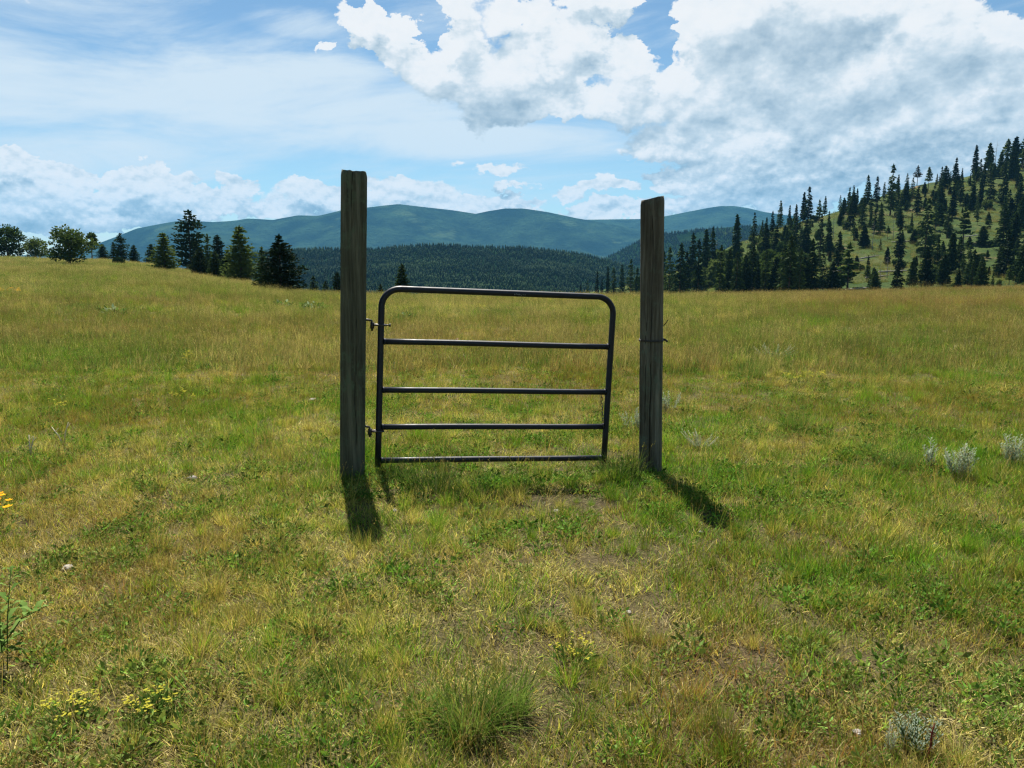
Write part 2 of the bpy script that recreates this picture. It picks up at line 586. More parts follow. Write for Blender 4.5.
# ------------------------------------------------------------------ ground materials
def ground_material():
    m, nt, b = material('meadow_soil')
    geo = nt.new('ShaderNodeNewGeometry')
    pos = geo.outputs['Position']
    g, r, ba = attr(nt, 'green'), attr(nt, 'red'), attr(nt, 'bare')
    n1 = nt.noise(pos, 9.0, 5, 0.65)
    n2 = nt.noise(pos, 60.0, 4, 0.7)
    n3 = nt.noise(pos, 0.8, 5, 0.6)
    soil = nt.ramp(n2, [(0.3, (.018, .013, .007)), (0.5, (.052, .039, .020)), (0.7, (.16, .125, .07))])
    grass = nt.mix(g, (.17, .15, .055), (.078, .112, .024))
    grass = nt.mix(nt.math('MULTIPLY', r, 0.75), grass, (.165, .095, .032))
    grass = nt.mix(nt.ss(n1, .35, .65), grass, nt.mix(0.5, grass, (.03, .03, .012)))
    grass = nt.mix(nt.ss(n3, .4, .7, 0, .5), grass, (.19, .155, .05))
    lp = nt.vmath('LENGTH', pos)
    far = nt.ss(lp, 9.0, 30.0)
    bare_f = nt.math('MULTIPLY', nt.math('MULTIPLY_ADD', ba, 0.35, 0.62), nt.math('SUBTRACT', 1.0, far))
    col = nt.mix(bare_f, grass, soil)
    nt.put(b.inputs['Base Color'], col)
    b.inputs['Roughness'].default_value = 0.95
    b.inputs['Specular IOR Level'].default_value = 0.1
    bump = nt.new('ShaderNodeBump')
    bump.inputs['Strength'].default_value = 0.9
    bump.inputs['Distance'].default_value = 0.03
    nt.put(bump.inputs['Height'], nt.math('ADD', nt.noise(pos, 35.0, 5, .7), n1))
    nt.put(b.inputs['Normal'], bump.outputs[0])
    return m


def hillside_material():
    m, nt, b = material('hillside_grass')
    geo = nt.new('ShaderNodeNewGeometry')
    pos = geo.outputs['Position']
    n1 = nt.noise(pos, 0.07, 5, 0.6)
    n2 = nt.noise(pos, 0.45, 5, 0.7)
    n3 = nt.noise(pos, 2.2, 4, 0.7)
    col = nt.ramp(n1, [(0.35, (.022, .048, .007)), (0.5, (.042, .070, .010)), (0.66, (.068, .080, .019))])
    col = nt.mix(nt.ss(n2, .5, .68, 0, .8), col, (.022, .036, .009))
    col = nt.mix(nt.ss(n3, .55, .75, 0, .6), col, (.12, .105, .05))
    n4 = nt.noise(nt.vmath('ADD', pos, (40., 11., 3.)), 0.055, 4, 0.65)
    col = nt.mix(nt.ss(n4, .60, .70, 0, .7), col, (.21, .125, .075))
    nt.put(b.inputs['Base Color'], col)
    b.inputs['Roughness'].default_value = 0.95
    b.inputs['Specular IOR Level'].default_value = 0.1
    bump = nt.new('ShaderNodeBump')
    bump.inputs['Strength'].default_value = 1.0
    bump.inputs['Distance'].default_value = 0.6
    nt.put(bump.inputs['Height'], nt.math('ADD', n2, n3))
    nt.put(b.inputs['Normal'], bump.outputs[0])
    return m


def forest_floor_material(name, dark, light, meadow, scale):
    m, nt, b = material(name)
    geo = nt.new('ShaderNodeNewGeometry')
    pos = geo.outputs['Position']
    n1 = nt.noise(pos, scale, 6, 0.62)
    n2 = nt.noise(pos, scale * 9, 4, 0.7)
    n3 = nt.noise(nt.vmath('ADD', pos, (400., 100., 0.)), scale * 0.5, 5, 0.6)
    col = nt.mix(nt.ss(n1, .35, .65), dark, light)
    col = nt.mix(nt.ss(n2, .45, .7, 0, .6), col, tuple(c * .45 for c in dark))
    col = nt.mix(nt.ss(n3, .60, .68, 0, .8), col, meadow)
    nt.put(b.inputs['Base Color'], col)
    b.inputs['Roughness'].default_value = 1.0
    b.inputs['Specular IOR Level'].default_value = 0.0
    bump = nt.new('ShaderNodeBump')
    bump.inputs['Strength'].default_value = 1.0
    bump.inputs['Distance'].default_value = 0.35 / scale
    nt.put(bump.inputs['Height'], nt.math('ADD', nt.math('MULTIPLY', n2, .25), n1))
    nt.put(b.inputs['Normal'], bump.outputs[0])
    return m


# ------------------------------------------------------------------ ground sheet (one piece, out to the horizon)
def build_ground():
    a = np.concatenate([np.arange(-180, -60, 3.0), np.arange(-60, 60, 0.4), np.arange(60, 180, 3.0)])
    a = np.radians(a)
    r = np.geomspace(0.5, 7000, 250)
    A, R = np.meshgrid(a, r, indexing='ij')
    X, Y = np.sin(A) * R, np.cos(A) * R
    Z = ground_z(X, Y)
    na, nr = A.shape
    V = np.stack([X, Y, Z], -1).reshape(-1, 3)
    i = (np.arange(na)[:, None] * nr + np.arange(nr - 1)[None])
    j = ((np.arange(na)[:, None] + 1) % na * nr + np.arange(nr - 1)[None])
    i, j = i.ravel(), j.ravel()
    T = np.concatenate([np.stack([i, i + 1, j + 1], 1), np.stack([i, j + 1, j], 1)])
    V = np.vstack([V, [[0, 0, float(ground_z(0.0, 0.0))]]])
    c = len(V) - 1
    k = np.arange(na) * nr
    T = np.concatenate([T, np.stack([np.full(na, c), k, np.roll(k, -1)], 1)])
    x, y = V[:, 0], V[:, 1]
    me = tri_mesh('ground', V, T, {'green': greenness(x, y), 'red': redness(x, y), 'bare': bareness(x, y)}, True)
    o = link('ground', me, ground_material())
    tag(o, kind='structure')
    return o


ground = build_ground()
hillside = polar_sheet('hillside', px_u(np.linspace(530, 1700, 420)), np.linspace(120, 620, 220), hill_z, hillside_material())
tag(hillside, kind='structure')


# far country: each ridge is a height field with a real crest and flanks
def make_ridge(name, xs, ys, crest_d, foot_d, v_foot_row, mat, rough, seed, back=0.30, nu=260, ny=110, spur=0.0, span=None):
    us = px_u(xs)
    cdv = np.broadcast_to(np.asarray(crest_d, float), us.shape)

    def z(x, y):
        u = x / y
        cv = row_v(np.interp(u, us, ys))
        cd = np.interp(u, us, cdv)
        fd = foot_d
        v0 = row_v(v_foot_row)
        s = (y - fd) / (cd - fd)
        sc = np.clip(s, 0, 1)
        v = v0 + (cv - v0) * sc ** 0.9
        h = EYE + v * y
        h = np.where(s > 1, EYE + cv * cd - (y - cd) * back, h)
        n = (fbm(u * cd * rough, y * rough, seed, 5, 0.55) - .5)
        rdg = 1 - np.abs(2 * fbm(u * cd * rough * .8 + y * rough * .25, y * rough * .25, seed + 7, 4) - 1)
        amp = np.clip(sc * 2.5, 0, 1) * np.clip((1.02 - s) * 3.0, 0.05, 1)
        return h + amp * np.minimum((n - .10) * spur + (rdg - .85) * spur * 1.5, .08 * spur * np.clip((1 - s) * 4, 0, 1))
    lo, hi = span or (min(xs), max(xs))
    far = float(np.max(cdv))
    Y = np.concatenate([np.linspace(foot_d * 0.9, far, ny), far + np.geomspace(1, far * .35, 12)])
    o = polar_sheet(name, px_u(np.linspace(lo, hi, nu)), Y, z, mat)
    tag(o, kind='structure')
    return o, z


mat_far = forest_floor_material('far_forest', (.003, .010, .008), (.022, .046, .024), (.045, .074, .034), 0.0048)
mat_mid = forest_floor_material('mid_forest', (.006, .018, .007), (.012, .028, .010), (.040, .060, .018), 0.014)
mountains, z_far = make_ridge(
    'mountains', [-300, -60, 60, 100, 140, 180, 215, 250, 275, 300, 320, 345, 372, 400, 428, 455, 476, 488, 505, 522, 548, 575, 600, 640, 670, 700, 760, 900],
    [268, 262, 252, 243, 228, 221, 221, 217, 219, 214.5, 215, 209, 206.5, 203, 206, 208.5, 211.5, 209, 206.5, 207, 211, 217.5, 222, 230, 240, 250, 262, 275],
    5200, 2600, 300, mat_far, .0010, 61, nu=420, ny=190, spur=300)
mountain_right, z_far2 = make_ridge(
    'far_mountain', [430, 520, 560, 600, 640, 665, 690, 705, 718, 732, 745, 760, 780, 800, 850, 1000, 1200, 1500],
    [250, 226, 220, 219.5, 219, 216, 211, 208, 206, 206, 208, 211.5, 214, 216, 222, 228, 234, 240],
    6000, 3600, 300, mat_far, .0010, 71, nu=320, ny=150, spur=230)
ridge_mid, z_mid = make_ridge(
    'forest_ridge', [60, 160, 230, 270, 300, 340, 380, 420, 460, 500, 540, 575, 610, 660, 720],
    [300, 275, 256, 252, 250, 250.5, 249, 246.5, 246.5, 248, 249.5, 253, 261, 275, 291],
    1150, 620, 310, mat_mid, .006, 81, nu=260, ny=90, spur=16)
ridge_right, z_right = make_ridge(
    'forest_spur', [480, 530, 560, 590, 615, 640, 665, 690, 715, 740, 770, 800, 900, 1100],
    [310, 292, 280, 266, 253, 240, 235, 231, 228, 226, 225, 224, 224, 224],
    1900, 1150, 310, mat_mid, .004, 91, nu=220, ny=90, spur=28)

# the air between here and the mountains
haze_me = bpy.data.meshes.new('haze')
hx, hy0, hy1, hz0, hz1 = 7600.0, -7600.0, 8800.0, -64.0, 640.0
hv = [(sx * hx, y, z) for z in (hz0, hz1) for (sx, y) in ((-1, hy0), (1, hy0), (1, hy1), (-1, hy1))]
haze_me.from_pydata(hv, [], [(3, 2, 1, 0), (4, 5, 6, 7), (0, 1, 5, 4), (1, 2, 6, 5), (2, 3, 7, 6), (3, 0, 4, 7)])
hm, hnt, hb = material('hazy_air')
hnt.n.remove(hb)
pv = hnt.new('ShaderNodeVolumePrincipled')
pv.inputs['Color'].default_value = (.17, .54, .92, 1)
pv.inputs['Density'].default_value = 0.000056
pv.inputs['Anisotropy'].default_value = 0.0
hnt.put(hnt.n['Material Output'].inputs['Volume'], pv.outputs[0])

haze = link('haze', haze_me, hm)
haze.display_type = 'WIRE'
tag(haze, 'thin blue haze filling the air in front of the far mountains', 'haze', kind='stuff')


# ------------------------------------------------------------------ gate posts
def wood_material(name, c_dark, c_mid, c_light, lichen, lichen_amt):
    m, nt, b = material(name)
    t = nt.new('ShaderNodeTexCoord')
    o = t.outputs['Object']
    st = nt.vmath('MULTIPLY', o, (1.0, 1.0, 0.045))
    n1 = nt.noise(st, 30.0, 7, 0.72)
    n2 = nt.noise(st, 160.0, 4, 0.7)
    n3 = nt.noise(o, 7.0, 5, 0.65)
    n4 = nt.noise(nt.vmath('MULTIPLY', o, (1.0, 1.0, 0.5)), 26.0, 5, 0.7)
    col = nt.ramp(n1, [(0.30, c_dark), (0.5, c_mid), (0.68, c_light)])
    col = nt.mix(nt.ss(n2, .52, .75, 0, .4), col, tuple(c * .35 for c in c_dark))
    lf = nt.math('MULTIPLY', nt.ss(n3, .46, .62, 0, lichen_amt), nt.ss(n4, .4, .6))
    col = nt.mix(lf, col, lichen)
    cr = attr(nt, 'shade')
    col = nt.mix(nt.ss(cr, 0.0, 0.35, .85, 0), col, (.008, .007, .006))
    nt.put(b.inputs['Base Color'], col)
    b.inputs['Roughness'].default_value = 0.9
    b.inputs['Specular IOR Level'].default_value = 0.25
    bump = nt.new('ShaderNodeBump')
    bump.inputs['Strength'].default_value = 0.8
    bump.inputs['Distance'].default_value = 0.006
    nt.put(bump.inputs['Height'], nt.math('ADD', n1, nt.math('MULTIPLY', n2, .5)))
    nt.put(b.inputs['Normal'], bump.outputs[0])
    return m


def post_mesh(name, base, top, half, yaw, slant, cracks, seed, corner=5.0, depth_k=1.0):
    """a squared, weathered timber from below ground to its sawn top; slant = rise of the top across its face"""
    seg, rings = 96, 150
    a = np.arange(seg) * 2 * np.pi / seg
    r0 = (np.abs(np.cos(a)) ** corner + np.abs(np.sin(a)) ** corner) ** (-1 / corner)
    base, top = np.array(base), np.array(top)
    h = top[2] - base[2]
    zs = np.linspace(-0.35, h, rings)
    V, S = [], []
    for z in zs:
        f = z / h
        c = base + (top - base) * f
        wob = (fbm(a * 0 + 1.5 * np.cos(a) + seed, z * 2.2 + 1.5 * np.sin(a), seed, 3) - .5)
        fine = (vnoise(a * 14, z * 1.1 + seed, seed + 3) - .5)
        rr = half * (1 + 0.07 * wob + 0.025 * fine)
        sh = np.full(seg, 0.6)
        for (ca, cw, cd, z0, z1) in cracks:
            zf = np.clip(min((z - z0), (z1 - z)) / 0.12, 0, 1)
            cpos = ca + 0.05 * math.sin(z * 5 + ca * 9) + 0.04 * math.sin(z * 13.0 + seed)
            dd = np.abs((a - cpos + np.pi) % (2 * np.pi) - np.pi)
            k = np.exp(-(dd / cw) ** 2) * zf
            rr = rr - k * cd
            sh = sh - k * 0.9
        if f > 0.985:
            rr = rr - 0.006 * (f - 0.985) / 0.015
        x = r0 * rr * np.cos(a)
        y = r0 * rr * np.sin(a) * depth_k
        X = x * math.cos(yaw) - y * math.sin(yaw)
        Y = x * math.sin(yaw) + y * math.cos(yaw)
        zz = z + (slant * X / half) * np.clip((f - .8) / .2, 0, 1) + (0.012 * (fbm(a * 3, a * 0 + seed, seed, 2) - .5) if f > .99 else 0)
        V.append(np.stack([c[0] + X - base[0], c[1] + Y - base[1], zz + 0 * X], 1))
        S.append(np.clip(sh, 0, 1))
    V = np.concatenate(V); S = np.concatenate(S)
    T = []
    for i in range(rings - 1):
        j = np.arange(seg)
        p, q = i * seg + j, i * seg + (j + 1) % seg
        T.append(np.stack([p, q, q + seg], 1)); T.append(np.stack([p, q + seg, p + seg], 1))
    last = (rings - 1) * seg
    V = np.vstack([V, V[last:].mean(0)])
    S = np.append(S, .5)
    c = len(V) - 1
    j = np.arange(seg)
    T.append(np.stack([np.full(seg, c), last + j, last + (j + 1) % seg], 1))
    me = tri_mesh(name, V, np.concatenate(T), {'shade': S}, True)
    return me


POST_Y, POST_RY = 5.83, 6.02
wood_a = wood_material('weathered_wood_dark', (.026, .026, .017), (.070, .068, .044), (.135, .128, .088), (.085, .11, .065), .8)
wood_b = wood_material('weathered_wood_grey', (.034, .028, .019), (.086, .074, .053), (.19, .17, .13), (.10, .12, .085), .7)
lb, lt = at(352.3, 476, POST_Y), at(354.2, 171.5, POST_Y)
lb.z = float(ground_z(lb.x, lb.y))
me = post_mesh('gate_post', lb, lt, 0.091, rad(10), -0.008, [(-1.75, .03, .014, 1.7, 2.32), (-1.30, .025, .010, .2, 1.3), (2.6, .05, .02, .2, 2.0), (0.5, .04, .02, 0, 2.3)], 3, corner=9.0)
post_left = link('gate_post', me, wood_a, loc=lb)
tag(post_left, 'taller dark weathered timber post that the tube gate hangs on', 'gate post', 'gate posts')
rb, rt = at(650.6, 469, POST_RY), at(652.6, 198.5, POST_RY)
rb.z = float(ground_z(rb.x, rb.y))
me = post_mesh('gate_post', rb, rt, 0.084, rad(-13), 0.017, [(-1.50, .035, .014, .9, 2.0), (-1.62, .04, .02, -.2, .95), (-2.0, .025, .010, .3, 1.4), (0.6, .04, .02, 0, 2.0)], 11, corner=7.0)
post_right = link('gate_post', me, wood_b, loc=rb)
tag(post_right, 'shorter grey split post with slanted top and wire wound around it', 'gate post', 'gate posts')

# ------------------------------------------------------------------ the tube gate
def steel_material(name, col, rough, metal=0.0, wear=(.16, .15, .14), wear_amt=.25):
    m, nt, b = material(name)
    t = nt.new('ShaderNodeTexCoord')
    n1 = nt.noise(t.outputs['Object'], 14.0, 6, 0.7)
    n2 = nt.noise(t.outputs['Object'], 90.0, 3, 0.6)
    c = nt.mix(nt.ss(n1, .56, .74, 0, wear_amt), col, wear)
    c = nt.mix(nt.ss(n2, .66, .72, 0, wear_amt), c, tuple(min(1, k * 2.2) for k in wear))
    nt.put(b.inputs['Base Color'], c)
    nt.put(b.inputs['Roughness'], nt.ss(n1, .3, .7, rough - .06, rough + .16))
    b.inputs['Metallic'].default_value = metal
    b.inputs['Specular IOR Level'].default_value = .38
    return m


paint = steel_material('black_gate_paint', (.004, .006, .013), .46, 0, (.05, .05, .05), .12)
zinc = steel_material('bare_rusty_steel', (.06, .055, .05), .45, .6, (.12, .06, .03), .5)

GL, GR = 5.86, 6.29
tl, bl = at(385.2, 289.5, GL), at(378.0, 461, GL)
tr, br = at(617.0, 297.5, GR), at(604.5, 459, GR)
e1 = ((br - bl).normalized() + (tr - tl).normalized()).normalized()
nrm = e1.cross(Vector((0, 0, 1))).normalized()
e2 = nrm.cross(e1).normalized()
if e2.z < 0:
    e2 = -e2
org = bl
gw = ((br - bl).dot(e1) + (tr - tl).dot(e1)) / 2
gh = ((tl - bl).dot(e2) + (tr - br).dot(e2)) / 2
gate = empty('tube_gate', (org.x, org.y, float(ground_z(org.x, org.y))))
tag(gate, 'black tubular steel gate with five rails sagging beside the taller post', 'gate')
G0 = Vector(gate.location)


def gp(a, b, c=0.0):
    """gate frame coordinates (along, up, towards the far side), relative to the gate's root"""
    p = org + e1 * a + e2 * b + nrm * c - G0
    return (p.x, p.y, p.z)


TR = 0.0236
k = MB()
path = [(0, -0.045), (0, 0.2), (0, 0.6), (0, 0.95)]
cr = 0.135
for t_ in np.linspace(0, math.pi / 2, 9):
    path.append((cr - cr * math.cos(t_), gh - cr + cr * math.sin(t_)))
for a_ in np.linspace(0.3, gw - 0.3, 6):
    path.append((a_, gh))
for t_ in np.linspace(0, math.pi / 2, 9):
    path.append((gw - cr + cr * math.sin(t_), gh - cr + cr * math.cos(t_)))
path += [(gw, .95), (gw, .6), (gw, .2), (gw, -0.04)]
k.tube([gp(*p) for p in path], TR, 16)
link('frame', k.mesh('frame', True), paint, gate)
# rail heights from where they meet the hinge side
rows = [341.5, 390.0, 427.0, 460.5]
for rw in rows:
    lo_, hi_ = 0.0, gh
    for _ in range(40):
        mid = (lo_ + hi_) / 2
        p = org + e1 * 0.02 + e2 * mid - Vector((0, 0, EYE))
        s_, c_ = math.sin(PITCH), math.cos(PITCH)
        up, fw = p.y * s_ + p.z * c_, p.y * c_ - p.z * s_
        yy = CY - F_PX * up / fw
        if yy > rw:
            lo_ = mid
        else:
            hi_ = mid
    h_ = lo_
    k = MB()
    xs = np.linspace(TR * .9, gw - TR * .9, 8)
    k.tube([gp(x_, h_ + 0.002 * math.sin(x_ * 3)) for x_ in xs], TR * .93, 14)
    for x_ in (TR, gw - TR):                       # weld beads
        k.tube([gp(x_ + (-.003 if x_ > .1 else .003), h_), gp(x_ + (-.012 if x_ > .1 else .012), h_)], [TR * 1.12, TR * .98], 12)
    link('rail', k.mesh('rail', True), paint, gate)
# hinges: a bent pin driven into the post, and a strap with its bolt round the stile
for (row, drop) in ((325, 1), (431, 0)):
    hy_ = (G0.z)
    lo_, hi_ = 0.0, gh
    for _ in range(40):
        mid = (lo_ + hi_) / 2
        p = org + e2 * mid - Vector((0, 0, EYE))
        up, fw = p.y * math.sin(PITCH) + p.z * math.cos(PITCH), p.y * math.cos(PITCH) - p.z * math.sin(PITCH)
        if CY - F_PX * up / fw > row:
            lo_ = mid
        else:
            hi_ = mid
    h_ = lo_
    k = MB()
    k.tube([gp(-.21, h_ + .035), gp(-.095, h_ + .035), gp(-.070, h_ + .030), gp(-.064, h_ + .01), gp(-.064, h_ - .045)], .0085, 8)
    hp = link('hinge', k.mesh('hinge', True), zinc, gate)
    k = MB()
    k.tube([gp(-.064, h_ - .028), gp(-.064, h_ + .018)], .015, 10)
    k.tube([gp(-.064, h_, -.006), gp(-.02, h_, -.026), gp(0, h_, -.030), gp(.02, h_, -.026), gp(.036, h_, -.01)], .0075, 6)
    k.tube([gp(-.064, h_, .006), gp(-.02, h_, .026), gp(0, h_, .030), gp(.02, h_, .026), gp(.036, h_, .01)], .0075, 6)
    if drop:
        k.tube([gp(.030, h_), gp(.062, h_ + .002)], .006, 8)
        k.tube([gp(.060, h_), gp(.070, h_)], .012, 6)
    link('hinge_strap', k.mesh('hinge_strap', True), zinc, hp)
# latch chain hanging inside the free end
k = MB()
rails = [o for o in gate.children if o.name.startswith('rail')]
ca = gw - 0.085
top_h, low_h = None, None
hs = sorted([0.0] + [])


def link_ring(k, c, ax, ay, w, h, r):
    pts = []
    for t_ in np.linspace(0, 2 * math.pi, 13):
        pts.append([c[i] + ax[i] * w * math.cos(t_) + ay[i] * h * math.sin(t_) for i in range(3)])
    k.tube(pts, r, 6, caps=False)


ztop = at(601, 396, GR - .02)
zlow = at(603, 425, GR - .02)
nlk = 11
for i in range(nlk):
    f = i / (nlk - 1)
    c = ztop.lerp(zlow, f) - G0 + Vector((0.004 * math.sin(i * 2.1), -0.012, 0))
    ax = (1, 0, 0) if i % 2 else (0, 1, 0)
    link_ring(k, c, ax, (0, 0, 1), .0075, .0155, .0028)
link('latch_chain', k.mesh('latch_chain', True), zinc, gate)
# small worn maker's lettering on the top tube
k = MB()
dec, dnt, db = material('worn_pale_lettering')
db.inputs['Base Color'].default_value = (.5, .52, .5, 1)
db.inputs['Roughness'].default_value = .6
strokes = [[(0, 0), (.006, .014)], [(.012, .002), (.018, .016), (.023, .004), (.029, .016), (.033, .003)], [(.038, .014), (.040, .004), (.047, .004), (.046, .011)], [(.058, 0), (.062, .008)],
           [(.072, .006), (.079, .006)], [(.086, .005), (.089, .009)]]
a0 = None
lo_, hi_ = 0.2, gw - .2
for _ in range(40):
    mid = (lo_ + hi_) / 2
    p = org + e1 * mid + e2 * gh - Vector((0, 0, EYE))
    fw = p.y * math.cos(PITCH) - p.z * math.sin(PITCH)
    if CX + F_PX * p.x / fw < 513.5:
        lo_ = mid
    else:
        hi_ = mid
a0 = lo_
for st in strokes:
    k.tube([gp(a0 + u_, gh - .013 + v_ * .9, math.copysign(1, -nrm.y) * math.sqrt(max(1e-6, TR ** 2 - (-.013 + v_ * .9) ** 2)) * 1.01) for (u_, v_) in st], .0011, 5)
link('lettering', k.mesh('lettering', True), dec, gate)

# wire wound round the right post with a twisted tail
k = MB()
zc = at(652, 339.5, POST_RY).z
pts = []
cx_, cy_ = rb.x + (rt.x - rb.x) * (zc - rb.z) / (rt.z - rb.z), rb.y + (rt.y - rb.y) * (zc - rb.z) / (rt.z - rb.z)
for lap in range(2):
    for t_ in np.linspace(0, 2 * math.pi, 34)[:-1]:
        ca_, sa_ = math.cos(t_ - rad(-13)), math.sin(t_ - rad(-13))
        q = (abs(ca_) ** 7 + abs(sa_) ** 7) ** (-1 / 7) * .0885
        pts.append((cx_ + q * math.cos(t_), cy_ + q * math.sin(t_), zc + .004 * math.sin(t_) + .007 * lap - .004))
pts.append((cx_ + .105, cy_ - .02, zc - .008))
k.tube(pts, .0036, 6)
k.tube([(cx_ + .085, cy_ - .03, zc + .004), (cx_ + .098, cy_ - .045, zc), (cx_ + .112, cy_ - .04, zc - .012)], .008, 6)
k.tube([(cx_ + .078, cy_ - .06, zc + .108), (cx_ + .1, cy_ - .09, zc + .15), (cx_ + .103, cy_ - .09, zc + .156)], .0035, 6)
wo_ = link('fence_wire', k.mesh('fence_wire', True), zinc)
tag(wo_, 'dark rusty wire wound around the shorter post with a twisted end', 'wire')

# ------------------------------------------------------------------ trees
def needle_material(name, c0, c1, c2, transl=.12):
    m, nt, b = material(name)
    s = attr(nt, 'shade')
    info = nt.new('ShaderNodeObjectInfo')
    r = info.outputs['Random']
    f = nt.math('ADD', nt.math('MULTIPLY', s, .8), nt.math('MULTIPLY_ADD', r, .8, -.34), clamp=True)
    col = nt.ramp(f, [(0.0, c0), (0.5, c1), (1.0, c2)])
    nt.put(b.inputs['Base Color'], col)
    b.inputs['Roughness'].default_value = .8
    b.inputs['Specular IOR Level'].default_value = .15
    tr_ = nt.new('ShaderNodeBsdfTranslucent')
    nt.put(tr_.inputs['Color'], col)
    mx = nt.new('ShaderNodeMixShader')
    mx.inputs[0].default_value = transl
    nt.put(mx.inputs[1], b.outputs[0]); nt.put(mx.inputs[2], tr_.outputs[0])
    nt.put(nt.n['Material Output'].inputs[0], mx.outputs[0])
    return m


def bark_material():
    m, nt, b = material('tree_bark')
    t = nt.new('ShaderNodeTexCoord')
    n1 = nt.noise(nt.vmath('MULTIPLY', t.outputs['Object'], (1, 1, .25)), 9.0, 5, .7)
    nt.put(b.inputs['Base Color'], nt.ramp(n1, [(.3, (.035, .024, .017)), (.6, (.11, .075, .05)), (.75, (.17, .13, .10))]))
    b.inputs['Roughness'].default_value = .95
    return m


bark = bark_material()
dead_mat = steel_material('bleached_dead_wood', (.20, .185, .165), .9, 0, (.09, .08, .07), .7)
needles = needle_material('conifer_needles', (.008, .018, .005), (.026, .050, .012), (.075, .112, .024), .18)
needles_dark = needle_material('dark_conifer_needles', (.007, .016, .005), (.018, .036, .009), (.045, .072, .017), .15)
needles_pine = needle_material('pine_needles', (.016, .032, .008), (.050, .086, .017), (.115, .155, .034), .36)
needles_rust = needle_material('rusty_needles', (.03, .022, .010), (.075, .055, .02), (.12, .085, .03))
leaf_green = needle_material('shrub_leaves', (.028, .052, .012), (.065, .10, .020), (.12, .155, .04), .35)


def trunk_mesh(H, r, seed, limbs=0, t0=0.05, t1=.6, top=.93):
    g = np.random.default_rng(seed)
    k = MB()
    n = 9
    zz = np.linspace(-.25, H * top, n)
    sway = np.cumsum(g.normal(0, .012 * H / n, (n, 2)), 0)
    pts = np.column_stack([sway, zz])
    k.tube(pts, np.maximum(r * (1 - .93 * np.clip(zz / (H * top), 0, 1)) * np.where(zz < .2, 1.3, 1), .012 * r), 7)
    for _ in range(limbs):
        f = g.uniform(t0, t1)
        a = g.uniform(0, 6.28)
        L = H * g.uniform(.05, .14)
        p0 = np.array([np.interp(f * H, zz, pts[:, 0]), np.interp(f * H, zz, pts[:, 1]), f * H])
        d = np.array([math.cos(a), math.sin(a), g.uniform(-.3, .25)])
        k.tube([p0, p0 + d * L * .5, p0 + d * L + np.array([0, 0, g.uniform(-.1, .1) * L])], [r * .2, r * .13, r * .04], 4)
    return k.mesh('trunk', True)


def sprays(k_list, P, D, size, wid, g, shade):
    """ragged needle sprays: two crossed slivers each, pointing along D"""
    n = len(P)
    D = D / (np.linalg.norm(D, axis=1)[:, None] + 1e-9)
    rnd = g.normal(0, 1, (n, 3))
    S = np.cross(D, rnd); S /= np.linalg.norm(S, axis=1)[:, None] + 1e-9
    S2 = np.cross(D, S)
    L = size * g.uniform(.6, 1.35, n)[:, None]
    W = wid * g.uniform(.6, 1.35, n)[:, None]
    for s in (S, S2):
        a = P - D * L * .35 + s * W * .25
        b = P - D * L * .05 - s * W * g.uniform(.4, .75, n)[:, None]
        c = P + D * L * .65 + rnd * W * .15
        d = P + D * L * .12 + s * W * g.uniform(.4, .75, n)[:, None]
        V = np.stack([a, b, c, d], 1).reshape(-1, 3)
        i = np.arange(n)[:, None] * 4
        T = np.concatenate([i + [0, 1, 2], i + [0, 2, 3]], 1).reshape(-1, 3)
        k_list.add(V, T, np.repeat(shade, 4))


def conifer_crown(H, R, seed, prof, t0=.08, whorls=26, per=7, along=7, droop=.25, rise=.25, size=.42, wid=.2, gap=.15, clump=0.0, lean=0.0):
    g = np.random.default_rng(seed)
    k = MB()
    P, D, S = [], [], []
    for i in range(whorls):
        t = t0 + (1 - t0) * ((i + g.uniform(-.3, .3)) / whorls)
        t = min(max(t, t0), .995)
        r = R * prof(t)
        nb = max(3, int(per * (0.5 + .6 * prof(t))))
        a0 = g.uniform(0, 6.28)
        for j in range(nb):
            if g.random() < gap:
                continue
            a = a0 + 6.283 * j / nb + g.normal(0, .25)
            L = r * g.uniform(.55, 1.15)
            if g.random() < .08:
                L *= 1.25
            bs = g.uniform(.2, .9)
            na = max(2, int(along * (.35 + L / R)))
            for q in range(na):
                s = (q + g.uniform(.1, 1)) / na
                if s < .12:
                    continue
                side = g.normal(0, .16 * L * s + .03)
                zoff = rise * L * s - droop * L * s * s + g.normal(0, .05 * L + .02)
                p = np.array([math.cos(a) * L * s - math.sin(a) * side, math.sin(a) * L * s + math.cos(a) * side, t * H + zoff])
                d = np.array([math.cos(a), math.sin(a), rise - 2 * droop * s]) + g.normal(0, .35, 3)
                P.append(p); D.append(d)
                S.append(np.clip(bs * .6 + g.uniform(0, .4), 0, 1))
    # leader
    for q in range(6):
        P.append(np.array([g.normal(0, .03), g.normal(0, .03), H * (.95 + .05 * q / 6)])); D.append(np.array([g.normal(0, .2), g.normal(0, .2), 1.0])); S.append(.4)
    P, D, S = np.array(P), np.array(D), np.array(S)
    sprays(k, P, D, size, wid, g, S)
    return k.mesh('crown')


